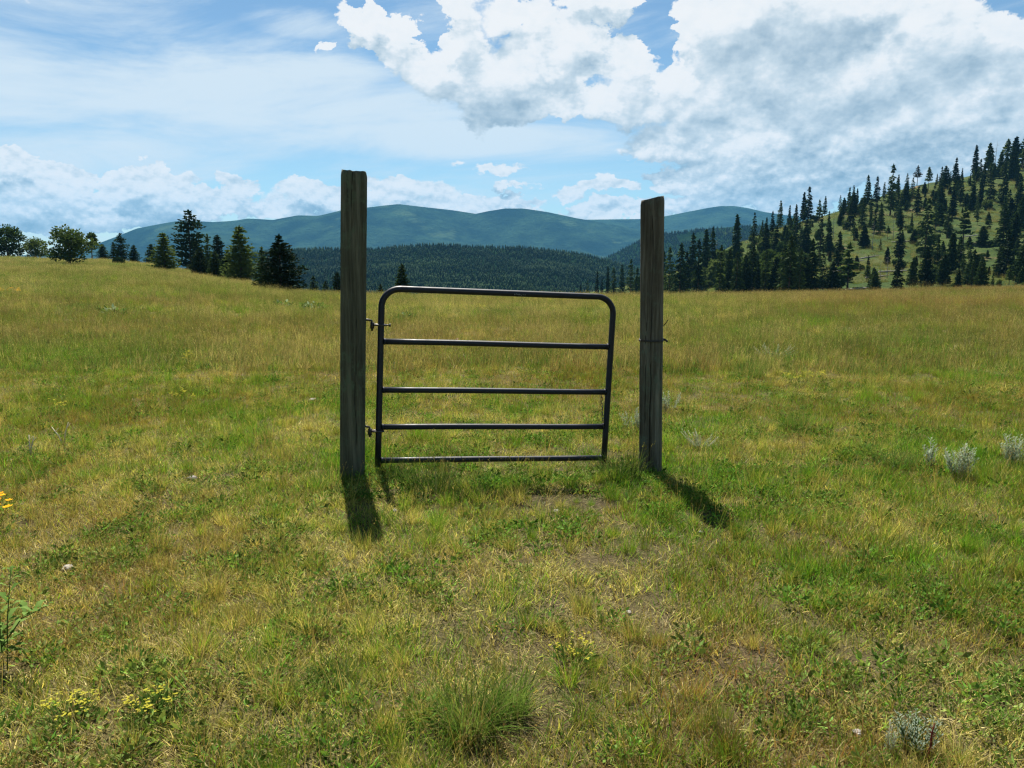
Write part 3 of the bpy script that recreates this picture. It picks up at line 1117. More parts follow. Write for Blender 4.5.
def clump_crown(H, R, seed, lobes, n_per=220, size=.30, wid=.16):
    """rounded pine or broadleaf crown: uneven leafy masses with gaps between them"""
    g = np.random.default_rng(seed)
    k = MB()
    P, D, S = [], [], []
    for (lx, ly, lz, lr, lh) in lobes:
        n = int(n_per * (lr / (R * .4)) ** 2)
        v = g.normal(0, 1, (n, 3)); v /= np.linalg.norm(v, axis=1)[:, None]
        rr = g.uniform(.25, 1.0, n) ** .5 * (1 + .28 * (vnoise(v[:, 0] * 2.5 + lx, v[:, 1] * 2.5 + v[:, 2] * 2 + ly, seed) - .5) * 2)
        p = v * rr[:, None] * np.array([lr, lr, lh]) + np.array([lx, ly, lz])
        keep = vnoise(p[:, 0] * 1.6 / R * 2, p[:, 2] * 1.6 / R * 2 + p[:, 1], seed + 5) > .22
        p, v = p[keep], v[keep]
        P.append(p); D.append(v + g.normal(0, .5, p.shape) + np.array([0, 0, .25]))
        S.append(np.clip(g.uniform(.1, .5) + g.uniform(0, .5, len(p)), 0, 1))
    sprays(k, np.concatenate(P), np.concatenate(D), size, wid, g, np.concatenate(S))
    return k.mesh('crown')


spire = lambda t: (1 - t) ** .75 * (1 if t > .12 else .75)
full = lambda t: (max(0.0, 1 - t) ** .62) * (1 if t > .1 else .7 + 3 * t)
oval = lambda t: math.sin(math.pi * min(1, max(0, (t * .93 + .09)))) ** .75
open_top = lambda t: (.35 + .65 * math.sin(math.pi * min(1, t * .85 + .2))) * (1 - t) ** .3

# every kind of tree is built once, ten metres tall, then copied
KIND = {}


def kind(name, crown, trunk, mat=needles):
    crown.materials.append(mat)
    if not trunk.materials:
        trunk.materials.append(bark)
    KIND[name] = (crown, trunk)


for i, (R_, w_, gp_, t0_) in enumerate([(1.35, 30, .14, .05), (1.15, 34, .20, .08), (1.7, 26, .18, .10), (1.5, 28, .25, .14), (1.9, 24, .12, .03), (1.25, 24, .34, .2)]):
    kind('spire%d' % i, conifer_crown(10, R_, 100 + i, spire, t0_, w_, 7, 5, droop=.35, rise=.2, size=.62, wid=.32, gap=gp_), trunk_mesh(10, .15, 200 + i, 6, .05, .3))
for i, (R_, t0_) in enumerate([(2.3, .03), (2.0, .05), (2.7, .02)]):
    kind('young%d' % i, conifer_crown(10, R_, 120 + i, full, t0_, 26, 9, 7, droop=.12, rise=.38, size=.75, wid=.42, gap=.10), trunk_mesh(10, .17, 220 + i, 3))
for i, (R_, t0_, gp_) in enumerate([(1.9, .35, .30), (1.7, .28, .38), (2.2, .42, .25)]):
    kind('pine%d' % i, conifer_crown(10, R_, 140 + i, open_top, t0_, 15, 7, 6, droop=.15, rise=.3, size=.8, wid=.45, gap=gp_), trunk_mesh(10, .16, 240 + i, 10, .1, .5), needles_pine)
kind('rusty0', conifer_crown(10, 2.3, 150, open_top, .42, 12, 7, 6, droop=.2, rise=.35, size=.75, wid=.4, gap=.3), trunk_mesh(10, .16, 250, 6, .2, .5), needles_rust)

TREES_HILL = 'conifers on the right hillside'
hill_count = 0


HILL_W = 1.10


def stand(bx, by, ty):
    """foot point and height of a hillside tree seen between two rows of a column"""
    u = float(px_u(bx))
    fd = float(np.interp(u, CREST_U, FOOT_D))
    if by >= 290:
        Y = fd * (1.0 + .10 * ((bx * 7.3) % 1.0))
        p = Vector((u * Y, Y, float(hill_z(u * Y, Y))))
    else:
        p = march(bx, by, hill_z, 120, 560)
    return p, EYE + float(row_v(ty)) * p.y - p.z


def tree(kindname, label, p, h, width=1.0, group=None, rz=None, cat='tree', name='conifer_tree', trunk_name='trunk', lean=0.0):
    crown, trunk = KIND[kindname]
    r = empty(name, p, rz if rz is not None else random.uniform(0, 6.28))
    s = h / 10.0
    r.scale = (s * width, s * width, s)
    r.rotation_euler = (lean, random.uniform(-.02, .02), r.rotation_euler.z)
    c = bpy.data.objects.new('crown', crown); COL.objects.link(c); c.parent = r
    t = bpy.data.objects.new(trunk_name, trunk); COL.objects.link(t); t.parent = r
    tag(r, label, cat, group)
    return r


def size_px(p, px):
    """real height of something that stands px rows tall at point p"""
    return px * p.y * 1.0 / F_PX * 1.02


# --- hillside: trees that can be told apart, by column, base row, top row, kind, width
NAMED = [
    (925, 253, 205, 'spire4', 1.15, 'tall black conifer standing alone on the open slope above two darker ones'),
    (925, 288, 252, 'young2', .8, 'broad dark conifer at the slope foot below the tall black one'),
    (972, 287, 254, 'young0', 1.05, 'low bushy round-topped conifer at the meadow edge under the reddish bank'),
    (963, 244, 212, 'pine1', 1.2, 'thin open pine with bare lower trunk beside the fallen logs'),
    (917, 185, 168, 'rusty0', 1.1, 'rust-tinged open pine with visible trunk on the crest'),
    (975, 173, 148, 'spire1', 1.2, 'narrow dark spire on the crest left of the broad skyline tree'),
    (989, 167, 144, 'young1', .95, 'broad-headed conifer on the crest beside the narrow dark spire'),
    (736, 262, 220, 'spire1', 1.15, 'tall slim conifer at the left shoulder of the hill, backed by the valley'),
    (754, 240, 216, 'spire4', .9, 'dark pointed conifer on the low left shoulder against the far mountain'),
    (898, 262, 229, 'spire3', 1.2, 'dark conifer in the middle of the green slope with a shadow pool'),
    (887, 266, 249, 'young1', .9, 'small round young conifer left of the mid-slope dark conifer'),
    (873, 291, 270, 'young2', .95, 'short dark bushy conifer at the meadow edge near the pale logs'),
    (867, 204, 179, 'spire0', 1.2, 'slender skyline conifer over the bare grassy gap'),
    (780, 226, 202, 'spire2', .95, 'leftmost skyline conifer where the wooded crest begins'),
    (808, 222, 191, 'spire3', 1.15, 'tall tiered skyline conifer left of the bare snag'),
    (890, 216, 171, 'spire3', 1.0, 'tallest yellow-topped conifer on the middle of the crest'),
]
hill_pts = []
for (bx, by, ty, kd, w_, lab) in NAMED:
    p = march(bx, by, hill_z, 120, 560)
    tree(kd, lab, p, size_px(p, by - ty) * 1.06, w_ * HILL_W, TREES_HILL)
    hill_pts.append((p.x, p.y))

SKYLINE = [(789, 222, 204, 'spire0', .95), (796, 222, 205, 'spire1', 1.2), (803, 222, 196, 'spire1', 1.1), (825, 210, 193, 'spire2', 1.0), (840, 207, 194, 'spire4', .9), (849, 204, 187, 'spire0', 1.1), (853, 203, 185, 'spire2', .9),
           (857, 203, 189, 'spire1', 1.1), (876, 205, 180, 'spire3', 1.1), (898, 194, 177, 'spire0', .9), (907, 188, 174, 'spire4', 1.0), (928, 191, 170, 'pine2', .8), (941, 184, 169, 'spire3', 1.1), (955, 182, 161, 'spire0', 1.25),
           (1000, 178, 155, 'young0', .8), (1006, 168, 143, 'pine2', 1.0), (1014, 166, 141, 'young1', 1.0), (1022, 166, 142, 'pine0', 1.1), (1012, 180, 152, 'young0', .9), (983, 190, 168, 'spire3', 1.2),
           (766, 240, 220, 'spire0', 1.1), (762, 243, 223, 'spire2', .9), (772, 236, 214, 'spire3', 1.0)]
for (bx, by, ty, kd, w_) in SKYLINE:
    p = march(bx, by, hill_z, 120, 560)
    tree(kd, 'dark conifer along the skyline crest of the right hill', p, size_px(p, by - ty) * 1.06, w_ * HILL_W, TREES_HILL)
    hill_pts.append((p.x, p.y))
FOOT = [(597, 300, 271, 'spire0', .7), (602, 300, 276, 'spire2', .6), (608, 300, 267, 'spire1', .8), (614, 300, 268, 'spire3', .8), (622, 298, 265, 'spire2', .7), (631, 298, 260, 'spire4', .7), (637, 298, 268, 'spire0', .9), (588, 300, 280, 'spire4', .6), (581, 300, 284, 'spire1', .7),
        (644, 298, 256, 'spire2', .9), (664, 298, 252, 'spire0', .9), (670, 296, 248, 'spire4', .75), (680, 290, 244, 'spire2', .9), (686, 290, 252, 'spire3', .9), (691, 285, 234, 'spire0', 1.0), (699, 290, 240, 'spire3', .8), (705, 280, 230, 'spire1', 1.1), (712, 275, 228, 'spire2', .85),
        (720, 290, 246, 'spire4', .8), (729, 292, 250, 'spire0', 1.0), (737, 292, 252, 'spire3', 1.1), (745, 290, 256, 'young2', .7), (752, 292, 245, 'spire2', .9), (758, 292, 262, 'spire1', 1.0), (766, 292, 250, 'spire4', .85), (776, 292, 258, 'young1', .8), (790, 290, 236, 'spire2', 1.1), (784, 292, 246, 'spire0', 1.0),
        (800, 292, 250, 'spire4', .9), (805, 292, 256, 'young0', .9), (812, 290, 240, 'spire0', 1.0), (833, 292, 262, 'young2', .8), (838, 270, 232, 'spire3', 1.1), (828, 255, 222, 'spire1', 1.1), (820, 250, 215, 'spire4', .9), (765, 262, 225, 'spire2', 1.0), (775, 258, 226, 'spire0', 1.1), (752, 265, 232, 'spire3', 1.0), (795, 250, 218, 'spire4', .9), (805, 255, 220, 'spire0', 1.1), (786, 262, 228, 'spire2', .9),
        (862, 225, 196, 'spire4', .8), (850, 230, 202, 'spire2', 1.0), (880, 232, 203, 'spire0', 1.0), (905, 205, 183, 'young0', .8), (917, 215, 187, 'spire2', 1.0), (897, 215, 190, 'spire4', .8), (940, 212, 186, 'young2', .7), (952, 218, 190, 'spire1', 1.2), (960, 205, 175, 'spire2', .8), (947, 238, 207, 'spire3', 1.1), (935, 230, 210, 'pine1', 1.1), (972, 212, 186, 'young1', .7), (980, 205, 178, 'spire0', .9), (990, 200, 170, 'spire4', .9),
        (1002, 250, 205, 'spire2', 1.0), (1005, 278, 230, 'spire4', 1.0), (998, 277, 246, 'spire0', 1.1), (1014, 252, 214, 'spire1', 1.2), (1020, 230, 196, 'young0', .8), (1008, 222, 190, 'spire4', 1.0), (1018, 212, 175, 'spire0', 1.0), (1021, 283, 246, 'young2', .9), (1003, 205, 172, 'spire2', 1.1), (982, 246, 226, 'young1', 1.3), (943, 286, 254, 'young1', .9), (912, 287, 258, 'young0', .8), (898, 290, 262, 'spire2', 1.2), (936, 270, 236, 'spire2', .8), (1030, 260, 210, 'spire2', 1.1), (1040, 280, 230, 'spire4', 1.2), (1035, 220, 175, 'young0', .9), (1050, 240, 190, 'spire0', 1.0)]
for (bx, by, ty, kd, w_) in FOOT:
    p, h = stand(bx, by, ty)
    low = by > 276
    tree(kd, 'dark conifer in the belt along the foot of the right hill' if low else 'dark conifer part way up the grassy right hillside', p, max(2.5, h), w_ * HILL_W * random.uniform(.95, 1.3), TREES_HILL)
    hill_pts.append((p.x, p.y))
# fill with more of the same, thicker low on the left and near the right edge
g = np.random.default_rng(5)
tries = 0
placed = 0
while placed < 120 and tries < 6000:
    tries += 1
    x_ = g.uniform(590, 1100)
    y_ = g.uniform(165, 296)
    cr_row = np.interp(x_, CREST_X, CREST_Y)
    if y_ < cr_row + 3:
        continue
    f = (y_ - cr_row) / max(5, 294 - cr_row)
    dens_ = .42 if x_ < 780 else (.5 if x_ < 850 else .5)
    if 840 < x_ < 1000 and .25 < f < .95:
        dens_ = .26
    if x_ > 995:
        dens_ = .8
    dens_ *= .4 + 1.2 * float(vnoise(x_ * .03, y_ * .05, 77))
    if g.random() > dens_:
        continue
    p = march(x_, y_, hill_z, 120, 560)
    if any((p.x - q[0]) ** 2 + (p.y - q[1]) ** 2 < 9 for q in hill_pts):
        continue
    hill_pts.append((p.x, p.y))
    h = g.uniform(3, 7.5) if x_ < 815 else g.uniform(4, 10)
    kd = ['spire0', 'spire2', 'spire3', 'spire4', 'spire5', 'young0', 'young1', 'young2', 'pine1', 'pine2', 'pine0'][g.integers(0, 11)]
    tree(kd, 'dark conifer in the belt along the foot of the right hill' if y_ > 276 else 'dark conifer part way up the grassy right hillside', p, h, g.uniform(.9, 1.5), TREES_HILL)
    placed += 1

# a closer row just under the crest
for i in range(34):
    x_ = 832 + 6.4 * i + g.uniform(-4, 4)
    y_ = np.interp(x_, CREST_X, CREST_Y) + g.uniform(4, 22)
    p = march(x_, y_, hill_z, 120, 560)
    kd = ['spire0', 'spire2', 'spire3', 'young0', 'young2', 'spire4', 'pine2'][g.integers(0, 7)]
    tree(kd, 'dark conifer part way up the grassy right hillside', p, g.uniform(5, 9.5), g.uniform(.9, 1.25), TREES_HILL)

# young growth on the open slope
n_y = 0
while n_y < 110:
    x_ = g.uniform(760, 1060); y_ = g.uniform(172, 290)
    cr_row = np.interp(x_, CREST_X, CREST_Y)
    if y_ < cr_row + 5 or float(vnoise(x_ * .035, y_ * .06, 78)) < .38:
        continue
    p = march(x_, y_, hill_z, 120, 560)
    tree(['young0', 'young1', 'young2', 'spire4', 'pine1'][g.integers(0, 5)], 'small young conifer on the open grass of the right hillside', p, g.uniform(1.8, 4.6), g.uniform(.9, 1.5), 'young conifers on the right hillside', name='young_conifer', cat='young tree', trunk_name='stem')
    n_y += 1

# dead standing trunks
snag_k = []
for sd in (1, 2, 3):
    m_ = trunk_mesh(10, .13, 300 + sd, 22, .15, .95, top=.99)
    m_.materials.append(dead_mat)
    snag_k.append(m_)
for (bx, by, ty) in [(820, 214, 194), (944, 182, 166), (833, 240, 214), (880, 285, 262), (887, 278, 255), (893, 240, 216), (872, 250, 222), (961, 262, 240), (795, 238, 214), (994, 172, 142), (845, 230, 212), (930, 248, 226), (716, 262, 238)]:
    p = march(bx, by, hill_z, 120, 560)
    o = bpy.data.objects.new('dead_tree', random.choice(snag_k))
    COL.objects.link(o)
    s_ = size_px(p, by - ty) / 10
    o.location = p; o.scale = (s_, s_, s_); o.rotation_euler = (random.uniform(-.05, .05), random.uniform(-.05, .05), random.uniform(0, 6))
    tag(o, 'bare grey dead tree standing among the conifers on the right hill', 'dead tree', 'dead trees on the right hillside')
# fallen trunks
log_m = []
for sd in (1, 2):
    gg = np.random.default_rng(400 + sd)
    k = MB()
    xs_ = np.linspace(-4, 4, 9)
    k.tube(np.column_stack([xs_, gg.normal(0, .05, 9), .16 + gg.normal(0, .03, 9)]), np.linspace(.24, .10, 9), 7)
    for _ in range(5):
        q = gg.uniform(-1, 3.5)
        k.tube([(q, 0, .2), (q + .3, gg.uniform(-.6, .6), .7)], [.05, .02], 4)
    m_ = k.mesh('fallen_log', True)
    m_.materials.append(dead_mat)
    log_m.append(m_)
for (bx, by, rz_) in [(862, 289, .2), (880, 277, .25), (894, 272, .1), (868, 258, .3), (850, 262, -.1), (963, 258, .35), (955, 255, .5), (935, 262, .2), (842, 270, .1), (975, 236, .1), (815, 262, .3), (905, 242, -.2)]:
    p = march(bx, by, hill_z, 120, 560)
    o = bpy.data.objects.new('fallen_log', random.choice(log_m))
    COL.objects.link(o)
    dz = float(hill_z(p.x + .5, p.y) - hill_z(p.x - .5, p.y))
    o.location = p
    o.rotation_euler = (0, -math.atan(dz), rz_)
    tag(o, 'grey fallen log lying across the grass of the right hillside', 'log', 'fallen logs on the right hillside')
# shrubs on the hillside
shrub_k = []
for sd in (1, 2, 3):
    gg = np.random.default_rng(500 + sd)
    lob = [(gg.normal(0, .5), gg.normal(0, .5), gg.uniform(.5, 1.5), gg.uniform(.5, .9), gg.uniform(.5, .9)) for _ in range(6)]
    m_ = clump_crown(2, 1.2, 510 + sd, lob, 90, .34, .24)
    m_.materials.append(leaf_green)
    shrub_k.append(m_)
g = np.random.default_rng(8)
n_s = 0
while n_s < 130:
    x_ = g.uniform(600, 1060); y_ = g.uniform(175, 295)
    cr_row = np.interp(x_, CREST_X, CREST_Y)
    if y_ < cr_row + 4 or g.random() > (.9 if x_ < 800 else .16):
        continue
    p = march(x_, y_, hill_z, 120, 560)
    o = bpy.data.objects.new('leafy_shrub', shrub_k[n_s % 3])
    COL.objects.link(o)
    s_ = g.uniform(.5, 1.3) * (1.9 if x_ < 800 and y_ > 250 else 1.0)
    o.location = p; o.scale = (s_, s_, s_ * g.uniform(.8, 1.4)); o.rotation_euler = (0, 0, g.uniform(0, 6))
    tag(o, 'light green leafy shrub between the conifers on the right hill', 'shrub', 'shrubs on the right hillside')
    n_s += 1

# --- trees along the left brow of the meadow
def lobes(seed, R, z0, z1, n, flat=.8):
    gg = np.random.default_rng(seed)
    out = []
    for i in range(n):
        f = (i + .5) / n
        z = z0 + (z1 - z0) * f
        rr = R * math.sin(math.pi * (0.18 + .74 * f)) * gg.uniform(.55, .95)
        a = gg.uniform(0, 6.28)
        out.append((rr * .75 * math.cos(a), rr * .75 * math.sin(a), z, R * gg.uniform(.3, .5), R * flat * gg.uniform(.3, .48)))
    return out


kind('round0', clump_crown(10, 4.2, 601, lobes(601, 4.8, 1.7, 9.0, 19), 105, .62, .30), trunk_mesh(10, .26, 601, 5, .1, .5, .8), needles_pine)
kind('round1', clump_crown(10, 4.8, 602, lobes(602, 5.2, 2.0, 8.8, 20), 105, .62, .30), trunk_mesh(10, .30, 602, 5, .1, .5, .8), needles_pine)
kind('tall_open', clump_crown(10, 2.2, 603, lobes(603, 1.9, 5.0, 9.4, 9), 150, .6, .28), trunk_mesh(10, .17, 603, 8, .15, .6, .9), needles_pine)
kind('big_pine', conifer_crown(10, 2.35, 610, lambda t: (.50 + .55 * math.sin(math.pi * min(1, t * .8 + .22))) * min(1, (1.04 - t) * 2.6) ** .7, .04, 26, 9, 10, droop=.12, rise=.36, size=.46, wid=.24, gap=.24), trunk_mesh(10, .2, 610, 4), needles)
kind('fir0', conifer_crown(10, 2.7, 611, full, .05, 32, 10, 11, droop=.12, rise=.34, size=.48, wid=.24, gap=.08), trunk_mesh(10, .2, 611, 3), needles_pine)
kind('fir1', conifer_crown(10, 2.4, 612, lambda t: min(1, (1.02 - t) * 1.9) ** .8 * (.8 + .2 * math.sin(9 * t)), .05, 32, 10, 11, droop=.12, rise=.34, size=.46, wid=.23, gap=.14), trunk_mesh(10, .2, 612, 3), needles)
kind('fir2', conifer_crown(10, 3.3, 613, lambda t: min(1, (1.02 - t) * 1.45) ** .9, .03, 32, 11, 12, droop=.12, rise=.34, size=.48, wid=.25, gap=.12), trunk_mesh(10, .22, 613, 3), needles_dark)
kind('slim', conifer_crown(10, 1.6, 614, spire, .05, 28, 8, 8, droop=.2, rise=.28, size=.46, wid=.24, gap=.16), trunk_mesh(10, .17, 614, 3), needles_pine)
kind('bush', clump_crown(10, 7.0, 620, [(0, 0, 3.5, 5.5, 4), (5, 1, 3, 4.5, 3.2), (-5, -1, 3, 4.5, 3), (1, 3, 6, 4, 3), (2, -3, 5, 4, 3)], 150, 1.6, .9), trunk_mesh(4, .4, 620, 2, top=.6), needles)

LEFT = [   # column, base row, top row, half width in px, kind, kind half-width, label, name, cat
    (9, 256.5, 226, 15, 'round0', 4.2, 'round dark tree at the left edge of the skyline', 'pine_tree', 'tree'),
    (37, 257.5, 238, 11, 'round1', 4.8, 'low round tree between the left-edge tree and the big spreading one', 'pine_tree', 'tree'),
    (70, 264.5, 229, 22, 'round1', 4.8, 'wide spreading tree with a forked base casting a dark shadow below', 'pine_tree', 'tree'),
    (93, 258, 232, 8, 'tall_open', 2.2, 'tall thin open-crowned tree right behind the spreading one', 'pine_tree', 'tree'),
    (104, 259.5, 244, 6.5, 'fir0', 2.7, 'small pale green tree right of the open-crowned tree', 'conifer_tree', 'tree'),
    (115, 258, 242, 5, 'slim', 1.6, 'small olive tree close against the dark little spire', 'conifer_tree', 'tree'),
    (122.5, 258, 233, 6.5, 'big_pine', 2.35, 'dark little spire above the low round bush', 'conifer_tree', 'tree'),
    (135, 258.5, 245, 6, 'fir0', 2.7, 'small rounded tree alone right of the dark little spire', 'conifer_tree', 'tree'),
    (119, 264, 256.5, 6.5, 'bush', 10.5, 'low dark round bush on the grass in front of the little spire', 'shrub', 'bush'),
    (152, 261, 244, 7, 'fir0', 2.7, 'pale hazy tree just left of the symmetrical cone-shaped one', 'conifer_tree', 'tree'),
    (165, 271, 234, 12.5, 'fir0', 2.7, 'symmetrical cone-shaped tree left of the tallest pine', 'conifer_tree', 'tree'),
    (191, 270, 210, 14.5, 'big_pine', 2.35, 'tallest pine of the left group with ragged open top', 'pine_tree', 'tree'),
    (201, 276, 249, 10.5, 'fir2', 3.3, 'short dark tree in front of the tallest pine', 'conifer_tree', 'tree'),
    (209, 272, 234, 6, 'slim', 1.6, 'thin dark tree close right of the tallest pine', 'conifer_tree', 'tree'),
    (219, 275, 235, 9, 'fir1', 2.4, 'olive mid-height tree with a thin trunk left of the bushy cone', 'conifer_tree', 'tree'),
    (216, 278.5, 252, 8, 'fir0', 2.7, 'small tree on a bare trunk in front of the olive one', 'conifer_tree', 'tree'),
    (228, 280, 254, 8, 'young1', 2.0, 'low filler conifer tucked left of the bushy green-topped cone', 'conifer_tree', 'tree'),
    (242, 283, 228, 17, 'fir0', 2.7, 'large bushy cone with light green top in the left group', 'conifer_tree', 'tree'),
    (264, 289, 248, 9, 'slim', 1.6, 'narrow dark tree tucked against the broadest dark conifer', 'conifer_tree', 'tree'),
    (281, 293, 237, 21, 'fir2', 3.3, 'broadest dark conifer at the lower right end of the left group', 'conifer_tree', 'tree'),
    (313, 297, 276, 7, 'slim', 1.6, 'small conifer behind the brow left of the taller gate post', 'conifer_tree', 'tree'),
    (325, 297, 281, 6, 'spire2', 1.7, 'tiny conifer just over the brow nearest the taller gate post', 'conifer_tree', 'tree'),
    (337, 297, 272, 7, 'fir1', 2.4, 'small tree half hidden by the taller gate post', 'conifer_tree', 'tree'),
    (402, 300, 264, 9, 'fir0', 2.7, 'lone olive pine top showing above the gate top rail', 'pine_tree', 'tree'),
    (380, 300, 284, 5, 'spire2', 1.7, 'tiny dark conifer top between the taller post and the gate corner', 'conifer_tree', 'tree'),
]
for (bx, by, ty, hw, kd, kw, lab, nm, ct) in LEFT:
    u = float(px_u(bx))
    Ye, ve = edge(u)
    vb = float(row_v(by))
    if vb > ve - .0005 or by > 294.5:      # stands just over the brow
        Yd = float(Ye) + (18 if by > 294.5 else 6)
        p = Vector((u * Yd, Yd, 0)); p.z = float(ground_z(p.x, p.y)) - .1
        topz = EYE + float(row_v(ty)) * Yd
        h = topz - p.z
    else:
        p = march(bx, by, ground_z, 20, float(Ye))
        p.z -= .05
        h = size_px(p, by - ty)
    wpx = hw * p.y / F_PX
    o = tree(kd, lab, p, h, wpx / (kw * h / 10) * (1.08 if kd.startswith(('round', 'tall')) else 1.18), 'trees along the left brow of the meadow', name=nm, cat=ct, trunk_name='trunk' if ct == 'tree' else 'stem')

# ------------------------------------------------------------------ far forests (read as one mass)
def far_forest(name, zfn, us, ylo, yhi, n, hmin, hmax, seed, mat, label, crest=None, openings=.0):
    g = np.random.default_rng(seed)
    Y = np.sqrt(g.uniform(ylo ** 2, yhi ** 2, n))
    u = g.uniform(us[0], us[1], n)
    X = u * Y
    if openings:
        keep = fbm(X * .012, Y * .012, seed + 3, 3) > openings
        X, Y = X[keep], Y[keep]
    n = len(X)
    Z = zfn(X, Y)
    H = g.uniform(hmin, hmax, n) * (.55 + .9 * fbm(X * .02, Y * .02, seed + 5, 3))
    W = H * g.uniform(.14, .24, n)
    V, T = [], []
    seg = 5
    rot = g.uniform(0, 6.28, n)
    lv = [(.0, .55), (.10, 1.0), (.45, .62), (.40, .75), (.75, .3), (1.0, 0.0)]
    rings = []
    for (f, w) in lv[:-1]:
        for j in range(seg):
            a = rot + 6.283 * j / seg + f * 2
            q = w * W * g.uniform(.7, 1.25, n)
            rings.append(np.stack([X + q * np.cos(a), Y + q * np.sin(a), Z - .4 + H * f], 1))
    rings.append(np.stack([X, Y, Z + H], 1))
    m_ = len(rings)
    V = np.stack(rings, 1).reshape(-1, 3)
    tri = []
    for r in range(len(lv) - 2):
        for j in range(seg):
            a, b = r * seg + j, r * seg + (j + 1) % seg
            tri += [(a, b, b + seg), (a, b + seg, a + seg)]
    r = len(lv) - 2
    for j in range(seg):
        tri.append((r * seg + j, r * seg + (j + 1) % seg, m_ - 1))
    tri = np.array(tri)
    T = (np.arange(n)[:, None, None] * m_ + tri[None]).reshape(-1, 3)
    me = tri_mesh(name, V, T, {'shade': np.repeat(np.clip(.45 * g.uniform(0, 1, n) + 1.5 * (fbm(X * .009, Y * .009, seed + 9, 3) - .5) + .28, 0, 1), m_)})
    o = link(name, me, mat)
    tag(o, label, 'forest', kind='stuff')
    return o


needles_far = needle_material('far_needles', (.002, .011, .003), (.006, .026, .006), (.022, .054, .010), .0)
far_forest('distant_forest', z_mid, (float(px_u(200)), float(px_u(700))), 640, 1180, 22000, 4, 7.5, 31, needles_far, 'dark forest covering the low ridge beyond the gate', openings=.16)
far_forest('distant_forest', z_right, (float(px_u(520)), float(px_u(1000))), 1200, 1950, 17000, 5, 9, 32, needles_far, 'bluish forest on the spur that slopes down behind the right post', openings=.33)
g_ = np.random.default_rng(3)


# ------------------------------------------------------------------ grass of the meadow
def grass_material(name, dry, mid, green, red, transl=.38, gloss=.018):
    m, nt, b = material(name)
    s = attr(nt, 'shade')
    tint = attr(nt, 'tint', 'INSTANCER')
    rd = attr(nt, 'red', 'INSTANCER')
    f = nt.math('ADD', tint, nt.math('MULTIPLY_ADD', s, 1.1, -.55), clamp=True)
    col = nt.ramp(f, [(0.05, dry), (0.45, mid), (0.9, green)])
    wn = nt.new('ShaderNodeTexWhiteNoise', noise_dimensions='1D'); nt.put(wn.inputs['W'], nt.math('MULTIPLY', s, 917.3))
    vv = nt.ss(wn.outputs['Value'], 0.0, 1.0, .30, 1.75, False)
    col = nt.mix(1.0, col, vv, 'MULTIPLY')
    col = nt.mix(nt.math('MULTIPLY', rd, nt.ss(s, .0, .85, 1.0, .2)), col, red)
    wi = nt.new('ShaderNodeTexWhiteNoise', noise_dimensions='1D'); nt.put(wi.inputs['W'], nt.math('MULTIPLY', tint, 7919.0))
    col = nt.mix(1.0, col, nt.ss(wi.outputs['Value'], 0.0, 1.0, .68, 1.32, False), 'MULTIPLY')
    nt.n.remove(b)
    d = nt.new('ShaderNodeBsdfDiffuse'); nt.put(d.inputs['Color'], col)
    t = nt.new('ShaderNodeBsdfTranslucent'); nt.put(t.inputs['Color'], nt.mix(1.0, col, (1.15, 1.12, .7), 'MULTIPLY'))
    g = nt.new('ShaderNodeBsdfGlossy'); g.inputs['Roughness'].default_value = .45; g.inputs['Color'].default_value = (.5, .5, .5, 1)
    mx = nt.new('ShaderNodeMixShader'); mx.inputs[0].default_value = transl
    nt.put(mx.inputs[1], d.outputs[0]); nt.put(mx.inputs[2], t.outputs[0])
    mx2 = nt.new('ShaderNodeMixShader'); mx2.inputs[0].default_value = gloss
    nt.put(mx2.inputs[1], mx.outputs[0]); nt.put(mx2.inputs[2], g.outputs[0])
    nt.put(nt.n['Material Output'].inputs[0], mx2.outputs[0])
    return m


